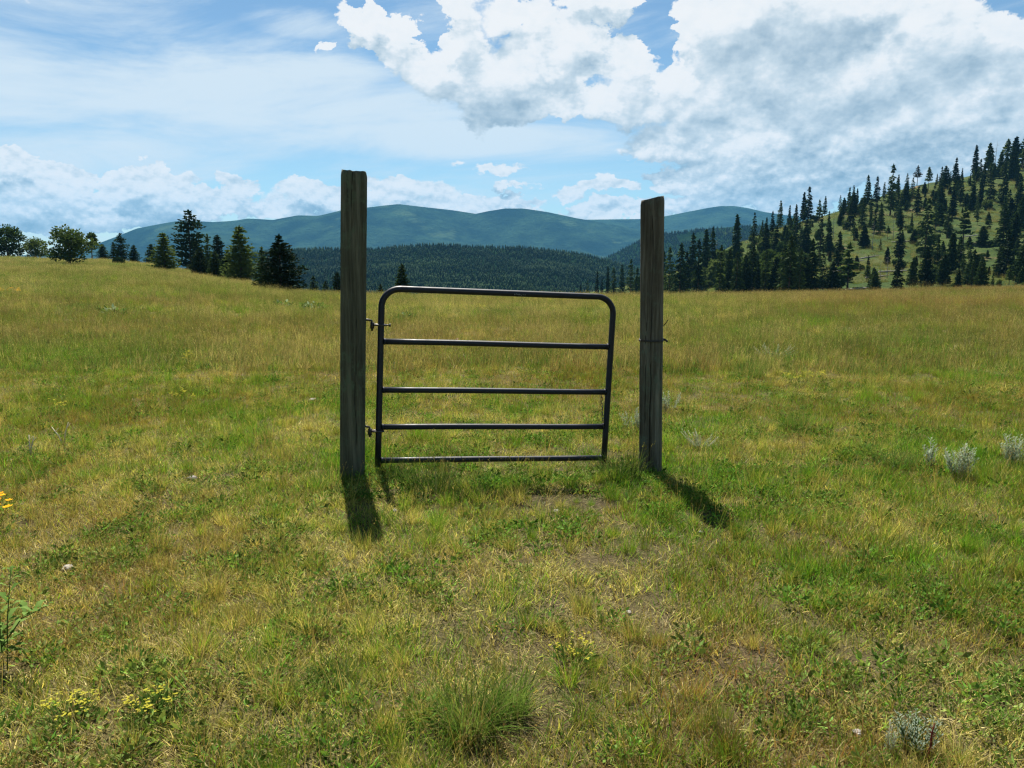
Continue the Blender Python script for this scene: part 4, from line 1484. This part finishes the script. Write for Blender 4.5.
def blades(k, n, radius, h0, h1, w, lean, curl, g, seg=3, shade=None, flat=0.0, head=0.0, centre=None):
    """n grass blades rooted within a disc; each a tapering curved ribbon"""
    a = g.uniform(0, 6.283, n)
    r = radius * np.sqrt(g.uniform(0, 1, n))
    root = np.stack([r * np.cos(a), r * np.sin(a), np.full(n, -.01)], 1)
    if centre is not None:
        root[:, :2] += np.asarray(centre)
    dirn = a + g.normal(0, 1.0, n)
    L = g.uniform(h0, h1, n)
    ln = np.abs(g.normal(lean, lean * .5 + .05, n)) + flat
    cv = g.uniform(.2, 1.0, n) * curl
    wv = w * g.uniform(.6, 1.4, n)
    d2 = np.stack([np.cos(dirn), np.sin(dirn)], 1)
    sa = dirn + np.pi / 2 + g.normal(0, .6, n)
    side = np.stack([np.cos(sa), np.sin(sa), g.normal(0, .15, n)], 1)
    cols = []
    pos = root.copy()
    ang = ln.copy()
    for i in range(seg + 1):
        f = i / seg
        ww = wv * (1 - f) ** .7 if head == 0 else wv * (.8 if f < .99 else .5)
        cols.append((pos - side * ww[:, None] * .5, pos + side * ww[:, None] * .5))
        stp = L / seg
        pos = pos + np.stack([np.sin(ang) * d2[:, 0], np.sin(ang) * d2[:, 1], np.cos(ang)], 1) * stp[:, None]
        ang = ang + cv / seg
    V = []
    for i in range(seg):
        V += [cols[i][0], cols[i][1]]
    tip = (cols[seg][0] + cols[seg][1]) / 2
    V.append(tip)
    m = len(V)
    Vv = np.stack(V, 1).reshape(-1, 3)
    tri = []
    for i in range(seg - 1):
        p = 2 * i
        tri += [(p, p + 1, p + 3), (p, p + 3, p + 2)]
    p = 2 * (seg - 1)
    tri.append((p, p + 1, m - 1))
    T = (np.arange(n)[:, None, None] * m + np.array(tri)[None]).reshape(-1, 3)
    sh = g.uniform(0, 1, n) if shade is None else np.clip(g.normal(shade, .15, n), 0, 1)
    k.add(Vv, T, np.repeat(sh, m))
    if head > 0:                                   # seed heads
        for q in range(6):
            f = q / 6
            c = tip - np.array([0, 0, 1]) * (head * f)[..., None] if False else tip + np.stack([np.sin(ang) * d2[:, 0], np.sin(ang) * d2[:, 1], np.cos(ang)], 1) * (head * (f - .7))
            o = g.normal(0, wv[:, None] * 1.1, (n, 3))
            e = g.normal(0, 1, (n, 3)) * wv[:, None] * .8
            up = np.array([0, 0, 1]) * head * .22
            V3 = np.stack([c + o - e, c + o + e, c + o * 1.6 + up], 1).reshape(-1, 3)
            k.add(V3, np.arange(n * 3).reshape(-1, 3), np.repeat(np.clip(sh * .5, 0, 1), 3))


def leaves(k, n, radius, h, size, wid, g, shade=.7, up=.6):
    """small broad leaves on short stalks"""
    a = g.uniform(0, 6.283, n)
    r = radius * np.sqrt(g.uniform(0, 1, n))
    P = np.stack([r * np.cos(a), r * np.sin(a), g.uniform(.1, 1, n) * h], 1)
    d = np.stack([np.cos(a), np.sin(a), np.full(n, up)], 1) + g.normal(0, .5, (n, 3))
    d /= np.linalg.norm(d, axis=1)[:, None]
    s = np.cross(d, g.normal(0, 1, (n, 3))); s /= np.linalg.norm(s, axis=1)[:, None]
    L = size * g.uniform(.6, 1.4, n)[:, None]; W = wid * g.uniform(.6, 1.4, n)[:, None]
    V = np.stack([P, P + d * L * .45 - s * W, P + d * L, P + d * L * .45 + s * W], 1).reshape(-1, 3)
    i = np.arange(n)[:, None] * 4
    T = np.concatenate([i + [0, 1, 2], i + [0, 2, 3]], 1).reshape(-1, 3)
    k.add(V, T, np.repeat(np.clip(g.normal(shade, .15, n), 0, 1), 4))


GR_DRY, GR_MID, GR_GREEN, GR_RED = (.45, .375, .115), (.205, .255, .028), (.085, .215, .014), (.225, .10, .034)
m_turf = grass_material('turf_blades', GR_DRY, GR_MID, GR_GREEN, GR_RED)
m_sward = grass_material('sward_blades', (.33, .28, .12), (.155, .170, .044), (.075, .145, .027), (.20, .115, .052))
m_straw = grass_material('straw_blades', (.36, .29, .125), (.28, .235, .085), (.18, .185, .045), (.24, .12, .045), .25)
m_stem = grass_material('seed_stems', (.34, .25, .09), (.24, .20, .05), (.15, .18, .03), (.20, .09, .032), .25)
m_forb = grass_material('small_leaves', (.15, .19, .05), (.115, .19, .034), (.08, .175, .024), (.14, .12, .05), .3, .003)


def variants(coll_name, builds, mat):
    c = bpy.data.collections.new(coll_name)
    for i, (nm, k) in enumerate(builds):
        me = k.mesh(nm)
        me.materials.append(mat)
        o = bpy.data.objects.new(nm, me)
        c.objects.link(o)
    return c


def mk(fn):
    k = MB(); fn(k); return k


def scatter(name, coll, P, rot, scl, tint, red, label):
    n = len(P)
    me = bpy.data.meshes.new(name)
    me.vertices.add(n)
    me.vertices.foreach_set('co', np.asarray(P, np.float32).ravel())
    for nm, dat in (('tint', tint), ('red', red)):
        a = me.attributes.new(nm, 'FLOAT', 'POINT'); a.data.foreach_set('value', np.asarray(dat, np.float32))
    for nm, dat in (('rot', rot), ('scl', scl)):
        a = me.attributes.new(nm, 'FLOAT_VECTOR', 'POINT'); a.data.foreach_set('vector', np.asarray(dat, np.float32).ravel())
    me.update()
    o = link(name, me)
    ng = bpy.data.node_groups.new(name, 'GeometryNodeTree')
    ng.interface.new_socket('Geometry', in_out='INPUT', socket_type='NodeSocketGeometry')
    ng.interface.new_socket('Geometry', in_out='OUTPUT', socket_type='NodeSocketGeometry')
    nt = NT(ng)
    gi, go = nt.new('NodeGroupInput'), nt.new('NodeGroupOutput')
    ci = nt.new('GeometryNodeCollectionInfo')
    ci.inputs['Collection'].default_value = coll
    ci.inputs['Separate Children'].default_value = True
    ci.inputs['Reset Children'].default_value = True
    ip = nt.new('GeometryNodeInstanceOnPoints')
    nt.put(ip.inputs['Points'], gi.outputs[0])
    nt.put(ip.inputs['Instance'], ci.outputs[0])
    ip.inputs['Pick Instance'].default_value = True
    r = nt.new('GeometryNodeInputNamedAttribute', data_type='FLOAT_VECTOR'); r.inputs['Name'].default_value = 'rot'
    s = nt.new('GeometryNodeInputNamedAttribute', data_type='FLOAT_VECTOR'); s.inputs['Name'].default_value = 'scl'
    e2r = nt.new('FunctionNodeEulerToRotation')
    nt.put(e2r.inputs[0], r.outputs['Attribute'])
    nt.put(ip.inputs['Rotation'], e2r.outputs[0])
    nt.put(ip.inputs['Scale'], s.outputs['Attribute'])
    nt.put(go.inputs[0], ip.outputs[0])
    md = o.modifiers.new('scatter', 'NODES')
    md.node_group = ng
    tag(o, label, 'grass', kind='stuff')
    return o


def field_points(dens, y0, y1, side0, slope, seed, prob=None):
    """random points ahead of the camera: dens(y) per square metre, thinned by prob(x, y)"""
    g = np.random.default_rng(seed)
    ys = np.geomspace(max(y0, .3), y1, 60) if y0 > 0 else np.linspace(y0, y1, 60)
    out = []
    for a, b in zip(ys[:-1], ys[1:]):
        w = side0 + slope * b
        n = g.poisson(dens((a + b) / 2) * 2 * w * (b - a))
        out.append(np.stack([g.uniform(-w, w, n), g.uniform(a, b, n)], 1))
    p = np.concatenate(out)
    if prob is not None:
        p = p[g.random(len(p)) < prob(p[:, 0], p[:, 1])]
    return p, g


def make_field(name, coll, dens, y0, y1, seed, prob, s0, s1, label, tint_off=0.0, tall=lambda x, y: 1.0, side0=2.2, slope=.72, tilt=.12, grow=lambda d: 1.0, redk=1.0):
    p, g = field_points(dens, y0, y1, side0, slope, seed, prob)
    x, y = p[:, 0], p[:, 1]
    n = len(p)
    z = ground_z(x, y)
    d = np.hypot(x, y)
    Ye, _ = edge(np.clip(x / np.maximum(y, .1), -1.6, 1.6))
    ok = y < Ye + 6
    s = g.uniform(s0, s1, n) * np.vectorize(grow)(d) if n else np.zeros(0)
    t = tall(x, y) * g.uniform(.75, 1.25, n)
    P = np.stack([x, y, z], 1)[ok]
    rot = np.stack([g.normal(0, tilt, n), g.normal(0, tilt, n), g.uniform(0, 6.283, n)], 1)[ok]
    scl = np.stack([s, s, s * t], 1)[ok]
    tint = np.clip(greenness(x, y) + tint_off + g.normal(0, .28, n), .001 + .03 * g.random(n), 1 - .03 * g.random(n))[ok]
    red = np.clip(redness(x, y) * redk * g.uniform(.3, 1.1, n), 0, 1)[ok]
    return scatter(name, coll, P, rot, scl, tint, red, label)


gg = np.random.default_rng(900)
turf = variants('turf_tufts', [
    ('turf_tuft', mk(lambda k: blades(k, 34, .07, .03, .095, .0042, .5, 1.0, gg))),
    ('turf_tuft_low', mk(lambda k: blades(k, 36, .085, .02, .06, .0042, .7, .8, gg))),
    ('turf_tuft_mixed', mk(lambda k: (blades(k, 24, .06, .04, .12, .0040, .4, .9, gg), blades(k, 12, .09, .02, .06, .003, .8, .5, gg, shade=.1)))),
    ('turf_tuft_wispy', mk(lambda k: blades(k, 22, .075, .05, .14, .0032, .4, 1.1, gg)))], m_turf)
straw = variants('straw_litter', [
    ('straw_mat', mk(lambda k: blades(k, 40, .10, .03, .12, .0026, 1.1, .5, gg, flat=.25))),
    ('straw_mat_curly', mk(lambda k: blades(k, 34, .11, .02, .09, .0028, 1.0, 1.2, gg, flat=.25)))], m_straw)
stems = variants('seed_stem_clumps', [
    ('seed_stems_fine', mk(lambda k: blades(k, 9, .05, .13, .27, .0017, .14, .35, gg, seg=4, head=.03))),
    ('seed_stems_bent', mk(lambda k: blades(k, 7, .06, .12, .30, .0017, .22, .9, gg, seg=4, head=.035))),
    ('seed_stems_bare', mk(lambda k: blades(k, 12, .06, .08, .22, .0016, .18, .5, gg, seg=3)))], m_stem)
forbs = variants('leafy_forbs', [
    ('forb_rosette', mk(lambda k: leaves(k, 50, .06, .035, .024, .0055, gg))),
    ('forb_feathery', mk(lambda k: leaves(k, 90, .08, .07, .022, .004, gg))),
    ('forb_broad', mk(lambda k: leaves(k, 30, .06, .05, .034, .007, gg)))], m_forb)
bunches = variants('bunch_grass', [
    ('bunch_upright', mk(lambda k: (blades(k, 120, .06, .10, .26, .0028, .28, .7, gg, seg=4), blades(k, 25, .07, .05, .15, .003, .7, .7, gg, shade=.05)))),
    ('bunch_fountain', mk(lambda k: (blades(k, 130, .05, .12, .28, .0028, .4, 1.5, gg, seg=4), blades(k, 30, .08, .06, .15, .003, .9, .6, gg, shade=.05))))], m_turf)
def sward(k, n_cl, h0, h1, w, g, stems_n, bias=.5):
    """half a square metre of uneven grass: many small tufts, each with its own height and colour"""
    for _ in range(n_cl):
        a, r = g.uniform(0, 6.28), .36 * math.sqrt(g.uniform(0, 1))
        hh = g.uniform(.55, 1.25)
        blades(k, int(g.integers(7, 15)), g.uniform(.03, .065), h0 * hh, h1 * hh, w, .35, .9, g, seg=2, shade=np.clip(g.normal(bias, .33), 0, 1), centre=(r * math.cos(a), r * math.sin(a)))
    for _ in range(stems_n):
        a, r = g.uniform(0, 6.28), .36 * math.sqrt(g.uniform(0, 1))
        blades(k, 4, .03, .16, .33, .0032, .15, .4, g, seg=2, shade=g.uniform(0, .45), head=.035, centre=(r * math.cos(a), r * math.sin(a)))


patches = variants('meadow_patches', [
    ('patch_grass', mk(lambda k: sward(k, 20, .06, .19, .0055, gg, 5))),
    ('patch_leafy', mk(lambda k: sward(k, 20, .05, .16, .0065, gg, 2, .7))),
    ('patch_mixed', mk(lambda k: sward(k, 16, .07, .24, .0055, gg, 9, .45))),
    ('patch_stems', mk(lambda k: sward(k, 16, .05, .16, .0055, gg, 14, .4)))], m_sward)

NEAR = 15.0
thin = lambda x, y: np.clip(1.05 - 1.15 * bareness(x, y), .05, 1)
make_field('meadow_turf', turf, lambda y: 470 if y < 5 else 470 * (5 / y) ** 1.05, .7, NEAR + 3, 1, thin, .7, 1.25,
           'short mixed green and olive grass covering the meadow round the gate', tall=lambda x, y: (.55 + .5 * greenness(x, y)) * (1 - .5 * np.exp(-((y - 6.0) / .45) ** 2 - (x / 1.1) ** 4)))
make_field('straw_litter', straw, lambda y: 100 if y < 5 else 100 * (5 / y) ** 1.3, .7, NEAR, 2, lambda x, y: np.clip((fbm(x * 2.6, y * 2.6, 91, 3) - .38) * 3 + .6 * bareness(x, y), 0.03, 1), .7, 1.3,
           'dry straw litter lying between the grass tufts in the foreground', tint_off=-.2, tilt=.05, redk=.5)
make_field('seed_stems', stems, lambda y: 46 if y < 7 else 46 * (7 / y) ** .6, .9, NEAR + 8, 3, lambda x, y: np.clip(.25 + .9 * fbm(x * .9, y * .9, 61, 3) - .5 * bareness(x, y) + .25 * sstep(y, 6.5, 9), 0, 1) ** 1.3, .7, 1.3,
           'thin brownish seed stems standing above the meadow grass', tint_off=-.1)
make_field('leafy_forbs', forbs, lambda y: 85 if y < 6 else 85 * (6 / y) ** 1.2, .8, NEAR, 4, lambda x, y: np.clip((fbm(x * 2.2 + 3, y * 2.2, 71, 3) - .42) * 4, 0, 1), .6, 1.2,
           'small green leafy weeds growing low among the grass')
make_field('bunch_grass', bunches, lambda y: 46 if y < 7 else 46 * (7 / y) ** .9, 1.5, 75, 5, lambda x, y: np.clip((fbm(x * .8 + 8, y * .8, 81, 3) - .40) * 3 + .3 * np.exp(-((y - 5.6) / .3) ** 2) * (np.abs(x) < 1.4), 0, 1) * (1 - .97 * np.exp(-((y - 6.05) / .38) ** 2) * (np.abs(x - .1) < .95)) * (1 - .6 * bareness(x, y)), .28, .72,
           'scattered bunches of longer green grass standing in the meadow', tint_off=.12, tilt=.1, grow=lambda d: 1 + min(1.4, max(0, d - 8) * .045))
make_field('meadow_sward', patches, lambda y: 9.0 * (14 / max(y, 14)) ** 1.0, 11.5, 160, 6, None, .8, 1.25,
           'olive and reddish tall grass of the meadow beyond the gate', grow=lambda d: 1.0 + .9 * min(1, max(0, (d - 20) / 70)), tall=lambda x, y: 1.0 - .35 * sstep(np.hypot(x, y), 40, 120), side0=4, slope=.85)


# brush and coarse tufts on the right hillside
gh_ = np.random.default_rng(66)
Yh = gh_.uniform(150, 430, 15000)
uh = gh_.uniform(float(px_u(590)), float(px_u(1120)), 15000)
Xh = uh * Yh
kh = fbm(Xh * .05, Yh * .05, 67, 3) > .42
Xh, Yh = Xh[kh], Yh[kh]
nh = len(Xh)
sh_ = gh_.uniform(1.2, 3.6, nh)
scatter('hillside_brush', patches, np.stack([Xh, Yh, hill_z(Xh, Yh) - .05], 1), np.stack([np.zeros(nh), np.zeros(nh), gh_.uniform(0, 6.28, nh)], 1),
        np.stack([sh_, sh_, sh_ * gh_.uniform(.8, 2.0, nh)], 1), gh_.uniform(.2, 1.0, nh), gh_.uniform(0, .4, nh), 'coarse grass tufts and low brush on the right hillside')


# ------------------------------------------------------------------ single plants, stones and sticks in the meadow
def flat_material(name, c0, c1, transl=.3, rough=.8):
    m, nt, b = material(name)
    s = attr(nt, 'shade')
    col = nt.mix(s, c0, c1)
    nt.n.remove(b)
    d = nt.new('ShaderNodeBsdfDiffuse'); nt.put(d.inputs['Color'], col)
    t = nt.new('ShaderNodeBsdfTranslucent'); nt.put(t.inputs['Color'], col)
    mx = nt.new('ShaderNodeMixShader'); mx.inputs[0].default_value = transl
    nt.put(mx.inputs[1], d.outputs[0]); nt.put(mx.inputs[2], t.outputs[0])
    nt.put(nt.n['Material Output'].inputs[0], mx.outputs[0])
    return m


m_leaf = flat_material('fresh_leaf', (.045, .095, .016), (.11, .18, .035), .4)
m_sage = flat_material('silver_sage_leaf', (.14, .19, .115), (.28, .34, .225), .45)
m_sage_near = flat_material('pale_sage_leaf', (.20, .26, .18), (.42, .49, .38), .55)
m_yellow = flat_material('yellow_petal', (.30, .28, .03), (.48, .44, .06), .3)
m_orange = flat_material('orange_petal', (.65, .26, .01), (.85, .48, .03), .3)
m_white = flat_material('pale_leaf', (.14, .21, .09), (.30, .37, .20), .3)
m_redstem = flat_material('red_stem', (.10, .022, .018), (.20, .05, .035), .1)
m_green = flat_material('green_stem', (.05, .09, .02), (.10, .15, .035), .3)
m_dry = flat_material('dry_stalk', (.42, .36, .24), (.66, .58, .44), .15)
m_thatch = flat_material('thatch_blade', (.20, .18, .07), (.36, .31, .13), .3)
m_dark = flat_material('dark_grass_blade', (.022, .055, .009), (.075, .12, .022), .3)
m_tuss = flat_material('tussock_blade', (.050, .120, .014), (.18, .24, .040), .4)


def spot(x, y):
    return march(x, y, ground_z, 1.0, 140)


def part(nm, k, mat, parent):
    me = k.mesh(nm)
    return link(nm, me, mat, parent)


def leafy_stem(k, base, tip, n, size, wid, g, shade=.6):
    base, tip = np.array(base, float), np.array(tip, float)
    d0 = tip - base
    for i in range(n):
        f = (i + .5) / n
        p = base + d0 * f
        a = i * 2.4 + g.normal(0, .3)
        out = np.array([math.cos(a), math.sin(a), .7]); out /= np.linalg.norm(out)
        s = np.cross(out, [0, 0, 1.0]); s /= np.linalg.norm(s) + 1e-9
        L = size * (1.1 - .6 * f) * g.uniform(.8, 1.2); W = wid * (1.1 - .6 * f)
        m1 = p + out * L * .5 + np.array([0, 0, .02 * L])
        tp = p + out * L + np.array([0, 0, -.25 * L])
        up = np.array([0, 0, W * .35])
        V = [p, m1 - s * W + up, m1, m1 + s * W + up, tp]
        k.add(V, [(0, 1, 2), (0, 2, 3), (1, 4, 2), (2, 4, 3)], np.clip(shade + g.normal(0, .25), 0, 1))


def flower_plant(x, y, label, petal, spread=.14, h=.14, nst=16, seed=1, size=.011, leaves_n=60, name='wildflower_plant', leafmat=None, grp=None):
    g = np.random.default_rng(seed)
    p = spot(x, y)
    r = empty(name, p)
    tag(r, label, 'wildflower', grp or 'wildflowers in the meadow')
    ks, kf = MB(), MB()
    leaves(ks, leaves_n, spread * .8, h * .6, .035 * max(1, h / .2), .005 * max(1, h / .2), g, .5)
    for _ in range(nst):
        a, q = g.uniform(0, 6.28), spread * math.sqrt(g.uniform(0, 1))
        tip = np.array([q * math.cos(a), q * math.sin(a), h * g.uniform(.7, 1.15)])
        ks.tube([tip * [.3, .3, 0] - [0, 0, .02], tip * [.75, .75, .6], tip], [.0012, .001, .0007], 4, .6)
        for _ in range(int(g.integers(3, 7))):
            c = tip + g.normal(0, size * 1.2, 3) * [1, 1, .5]
            b0 = g.uniform(0, 6.28)
            for j in range(5):
                b = b0 + j * 1.257
                d1 = np.array([math.cos(b), math.sin(b), .35]) * size
                s1 = np.array([-math.sin(b), math.cos(b), 0]) * size * .38
                kf.add([c, c + d1 * .6 - s1, c + d1, c + d1 * .6 + s1], [(0, 1, 2), (0, 2, 3)], g.uniform(0, 1))
    part('leaves', ks, leafmat or m_leaf, r)
    part('flowers', kf, petal, r)
    return r


flower_plant(70, 722, 'yellow flower clump in the lower left corner with two small heads', m_yellow, .10, .075, 26, 11, .0055, 110)
flower_plant(152, 716, 'yellow flat-topped flower clump right of the corner clump', m_yellow, .085, .07, 24, 12, .0055, 110)
flower_plant(574, 664, 'yellow flower plant behind the big fountain-shaped tussock', m_yellow, .10, .09, 18, 13, .005, 90)
flower_plant(795, 388, 'scattered pale yellow flowers on the right of the field', m_yellow, .22, .2, 11, 14, .014)
flower_plant(825, 386, 'small yellow bloom beside the scattered pale yellow flowers', m_yellow, .12, .2, 7, 15, .013)
flower_plant(336, 304, 'bright yellow flowers on the brow against the taller post', m_yellow, .45, .35, 12, 16, .04)
flower_plant(6, 296, 'far patch of orange flowers at the left edge of the field', m_orange, .6, .3, 14, 17, .035)
flower_plant(6, 540, 'near orange flower at the left edge of the photo', m_orange, .06, .22, 5, 18, .022, 20)
flower_plant(58, 420, 'tiny yellow flower behind the pale forked stalk', m_yellow, .08, .2, 5, 19, .012, 20)
flower_plant(182, 408, 'small yellow flower patch in the left of the field', m_yellow, .15, .18, 8, 20, .013, 20)
flower_plant(190, 370, 'pale yellow-green flower head in the left of the field', m_yellow, .12, .25, 9, 21, .016, 20)
flower_plant(458, 352, 'tiny pink flower seen between the two upper gate rails', flat_material('pink_petal', (.5, .2, .35), (.7, .4, .55)), .05, .2, 5, 22, .02, 10)

for (x, y, lab, sd, sz) in [(312, 311, 'pale-leaved clump on the brow nearest the broad dark conifer', 1, .55), (284, 308, 'low pale-leaved clump just left of the brighter one on the brow', 2, .42), (112, 317, 'small pale-leaved clump in the middle of the left meadow', 3, .4),
                           (407, 321, 'pale leafy clump showing through the gate under its top rail', 4, .35)]:
    g = np.random.default_rng(sd + 40)
    p = spot(x, y)
    r = empty('broadleaf_plant', p)
    tag(r, lab, 'plant', 'pale-leaved plants in the meadow')
    k1, k2 = MB(), MB()
    leaves(k1, 70, sz * .8, sz * .5, .15, .04, g, .6)
    leaves(k2, 16, sz * .6, sz * .6, .13, .045, g, .9, up=1.2)
    part('leaves', k1, m_leaf, r); part('top_leaves', k2, m_white, r)

# silvery sage tufts
def sage(x, y, label, h, spread, n, seed, stem=False):
    g = np.random.default_rng(seed)
    p = spot(x, y)
    r = empty('sage_plant', p)
    tag(r, label, 'plant', 'silvery sage plants')
    k1, k2 = MB(), MB()
    for _ in range(n):
        a, q = g.uniform(0, 6.28), spread * math.sqrt(g.uniform(0, 1))
        tip = np.array([q * math.cos(a), q * math.sin(a), h * g.uniform(.6, 1.1)])
        b = tip * [.35, .35, 0] - [0, 0, .01]
        k2.tube([b, b + (tip - b) * .5 + [0, 0, .01], tip], [.0022, .0018, .001], 4, .5)
        m_ = 16
        for i in range(m_):
            f = .25 + .75 * i / m_
            c = b + (tip - b) * f
            aa = i * 2.4
            d = np.array([math.cos(aa), math.sin(aa), .9]) * h * .14 * (1.1 - .4 * f) * g.uniform(.7, 1.3)
            s = np.array([-math.sin(aa), math.cos(aa), 0]) * h * .022
            k1.add([c, c + d * .5 - s, c + d, c + d * .5 + s], [(0, 1, 2), (0, 2, 3)], np.clip(g.normal(.5, .3), 0, 1))
    part('leaves', k1, m_sage if not stem else m_sage_near, r)
    part('stems', k2, m_dry if not stem else m_green, r)
    if stem:
        k3 = MB()
        k3.tube([(.0, -.07, -.03), (.004, -.068, .03), (.012, -.064, .065), (.014, -.060, .10), (.022, -.056, .135)], [.0032, .0036, .0034, .003, .0015], 7, .4)
        for i in range(14):
            f = g.uniform(.1, .95)
            a = g.uniform(0, 6.28)
            c = np.array([.004 + .014 * f, -.069 + .011 * f, .13 * f])
            d = np.array([math.cos(a), math.sin(a), .5]) * .014
            k3.add([c, c + d * .5 + [0, 0, .004], c + d], [(0, 1, 2)], .8)
        part('red_stalk', k3, m_redstem, r)
    return r


sage(916, 752, 'silver sage with a dark red upright stalk in the lower right corner', .115, .085, 34, 51, True)
sage(890, 752, 'small silvery sprig left of the sage with the red stalk', .10, .035, 7, 52)
sage(958, 478, 'rounded silvery sage tuft, larger of the two on the right', .24, .13, 26, 53)
sage(930, 472, 'thin silvery sage sprigs left of the rounded sage tuft', .26, .07, 9, 54)
sage(1014, 466, 'silvery sage tuft at the right edge of the photo', .25, .12, 18, 55)
sage(668, 413, 'grey-green sage tuft tight behind the shorter post', .22, .14, 16, 56)
sage(700, 447, 'low pale sage patch right of the shorter post', .13, .18, 20, 57)
sage(632, 430, 'pale sage sprigs between the gate and the shorter post', .22, .14, 12, 58)
sage(772, 358, 'wide dim sage patch in the right middle of the field', .2, .5, 26, 59)

# tussocks
def tussock(x, y, label, n, h, radius, seed, lean=.5, mat=None, curl=1.4, w=.003):
    g = np.random.default_rng(seed)
    p = spot(x, y)
    r = empty('grass_tussock', p)
    tag(r, label, 'tussock', 'large grass tussocks')
    k1, k2 = MB(), MB()
    blades(k1, n, radius, h * .5, h, w, lean, curl, g, seg=5)
    blades(k2, n // 4, radius * 1.1, h * .3, h * .7, w, .9, .7, g, seg=4)
    part('green_blades', k1, mat or m_tuss, r)
    part('dry_blades', k2, m_thatch, r)
    return r


tussock(470, 728, 'big fountain-shaped tussock with combed dark blades near the front', 520, .30, .09, 61, .55)
tussock(512, 716, 'upright tussock growing right against the fountain-shaped one', 240, .26, .06, 62, .3)
tussock(330, 684, 'short vivid green tuft left of the front tussocks', 260, .12, .07, 63, .4, m_leaf)
tussock(895, 464, 'dark green dense clump left of the silvery sage', 420, .22, .16, 64, .5, m_leaf)
tussock(797, 432, 'single taller green clump behind the dark dense clump', 240, .34, .09, 65, .3)
tussock(750, 377, 'soft blue-green bushy clump in the right middle of the field', 320, .42, .2, 66, .3)
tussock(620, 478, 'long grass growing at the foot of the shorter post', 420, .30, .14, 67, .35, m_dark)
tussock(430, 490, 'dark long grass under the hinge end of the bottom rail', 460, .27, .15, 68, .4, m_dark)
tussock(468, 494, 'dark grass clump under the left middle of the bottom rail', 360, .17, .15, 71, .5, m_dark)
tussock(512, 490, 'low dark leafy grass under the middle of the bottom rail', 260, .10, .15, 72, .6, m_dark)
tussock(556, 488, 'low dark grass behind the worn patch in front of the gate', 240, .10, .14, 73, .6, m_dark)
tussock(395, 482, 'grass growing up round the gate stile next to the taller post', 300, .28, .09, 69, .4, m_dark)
tussock(330, 486, 'bright grass at the outer side of the taller post', 300, .20, .16, 70, .4)

# left-edge thistle-like leafy plant
g = np.random.default_rng(81)
p = spot(4, 672)
r = empty('tall_leafy_plant', p)
tag(r, 'tall leafy green weed with jagged leaves at the left edge', 'plant')
k1, k2 = MB(), MB()
up = 1.0 / (F_PX / p.y)
for (dx, dz, n_) in [(.055, .42, 12), (.0, .30, 12), (-.07, .36, 10)]:
    tip = (dx, .02, dz)
    k2.tube([(dx * .2, 0, -.03), (dx * .6, 0, dz * .5), tip], [.003, .0025, .0015], 6, .8)
    leafy_stem(k1, (dx * .2, 0, dz * .15), tip, n_ + 4, .11, .016, g)
leafy_stem(k1, (.09, 0, .22), (.19, 0, .27), 9, .10, .015, g)
k2.tube([(.0, 0, .1), (.09, 0, .22), (.19, 0, .27)], [.003, .0025, .0015], 5, .8)
part('leaves', k1, flat_material('weed_leaf', (.07, .14, .025), (.20, .30, .08), .45), r); part('stems', k2, m_green, r)

# bleached dead stalks
for (x, y, lab, st) in [(64, 446, 'pale dead stalk forked like a V in the left foreground', [(-.10, .13), (.05, .17)]), (31, 459, 'pale double dead stalk left of the forked one', [(-.005, .16), (.035, .15)]), (2, 462, 'leaning pale dead stalk cut by the left photo edge', [(.09, -.02)])]:
    p = spot(x, y)
    o_k = MB()
    for (dx, dz) in st:
        o_k.tube([(0, 0, -.02), (dx * .4, 0, dz * .55 + .02), (dx, .01, dz + .04)], [.006, .005, .003], 6, random.random())
        o_k.tube([(dx * .7, 0, dz * .8 + .02), (dx * .7 + .03, .01, dz + .03)], [.003, .0015], 4, .7)
    o = link('dead_stalk', o_k.mesh('dead_stalk', True), m_dry, loc=p)
    tag(o, lab, 'dead stalk', 'dead plant stalks')

# stones
m_stone, snt, sb = material('field_stone')
tcs = snt.new('ShaderNodeTexCoord')
sn = snt.noise(tcs.outputs['Object'], 30.0, 5, .7)
snt.put(sb.inputs['Base Color'], snt.ramp(sn, [(.3, (.14, .12, .10)), (.6, (.34, .31, .27)), (.75, (.48, .45, .40))]))
sb.inputs['Roughness'].default_value = .95
for i, (x, y, s_, lab) in enumerate([(193, 480, .030, 'pale stone among green weeds left of the taller post'), (68, 571, .028, 'flat pale stone in the brown grass at left'), (555, 513, .020, 'small tan stone on the worn lip in front of the gate'), (313, 402, .045, 'grey stone in the grass left of the taller post base'),
                                     (395, 512, .018, 'light pebble at the right of the taller post shadow'), (858, 735, .016, 'light pebble near the sage in the lower right'), (700, 533, .014, 'pebble on bare soil at the tip of the shorter post shadow'), (628, 614, .016, 'brown pebble on the bare soil right of centre foreground')]):
    g = np.random.default_rng(900 + i)
    import bmesh
    bm = bmesh.new()
    bmesh.ops.create_icosphere(bm, subdivisions=3, radius=1)
    for v in bm.verts:
        c = v.co
        n_ = float(fbm(c.x * 1.3 + i * 3, c.y * 1.3 + c.z * 1.7, 90 + i, 3))
        v.co = Vector((c.x * 1.25, c.y * .9, c.z * .62)) * (s_ * (.65 + .7 * n_))
    me = bpy.data.meshes.new('stone')
    bm.to_mesh(me); bm.free()
    p = spot(x, y)
    o = link('stone', me, m_stone, loc=(p.x, p.y, p.z + s_ * .35))
    o.rotation_euler = (0, 0, g.uniform(0, 6))
    tag(o, lab, 'stone', 'stones in the grass')
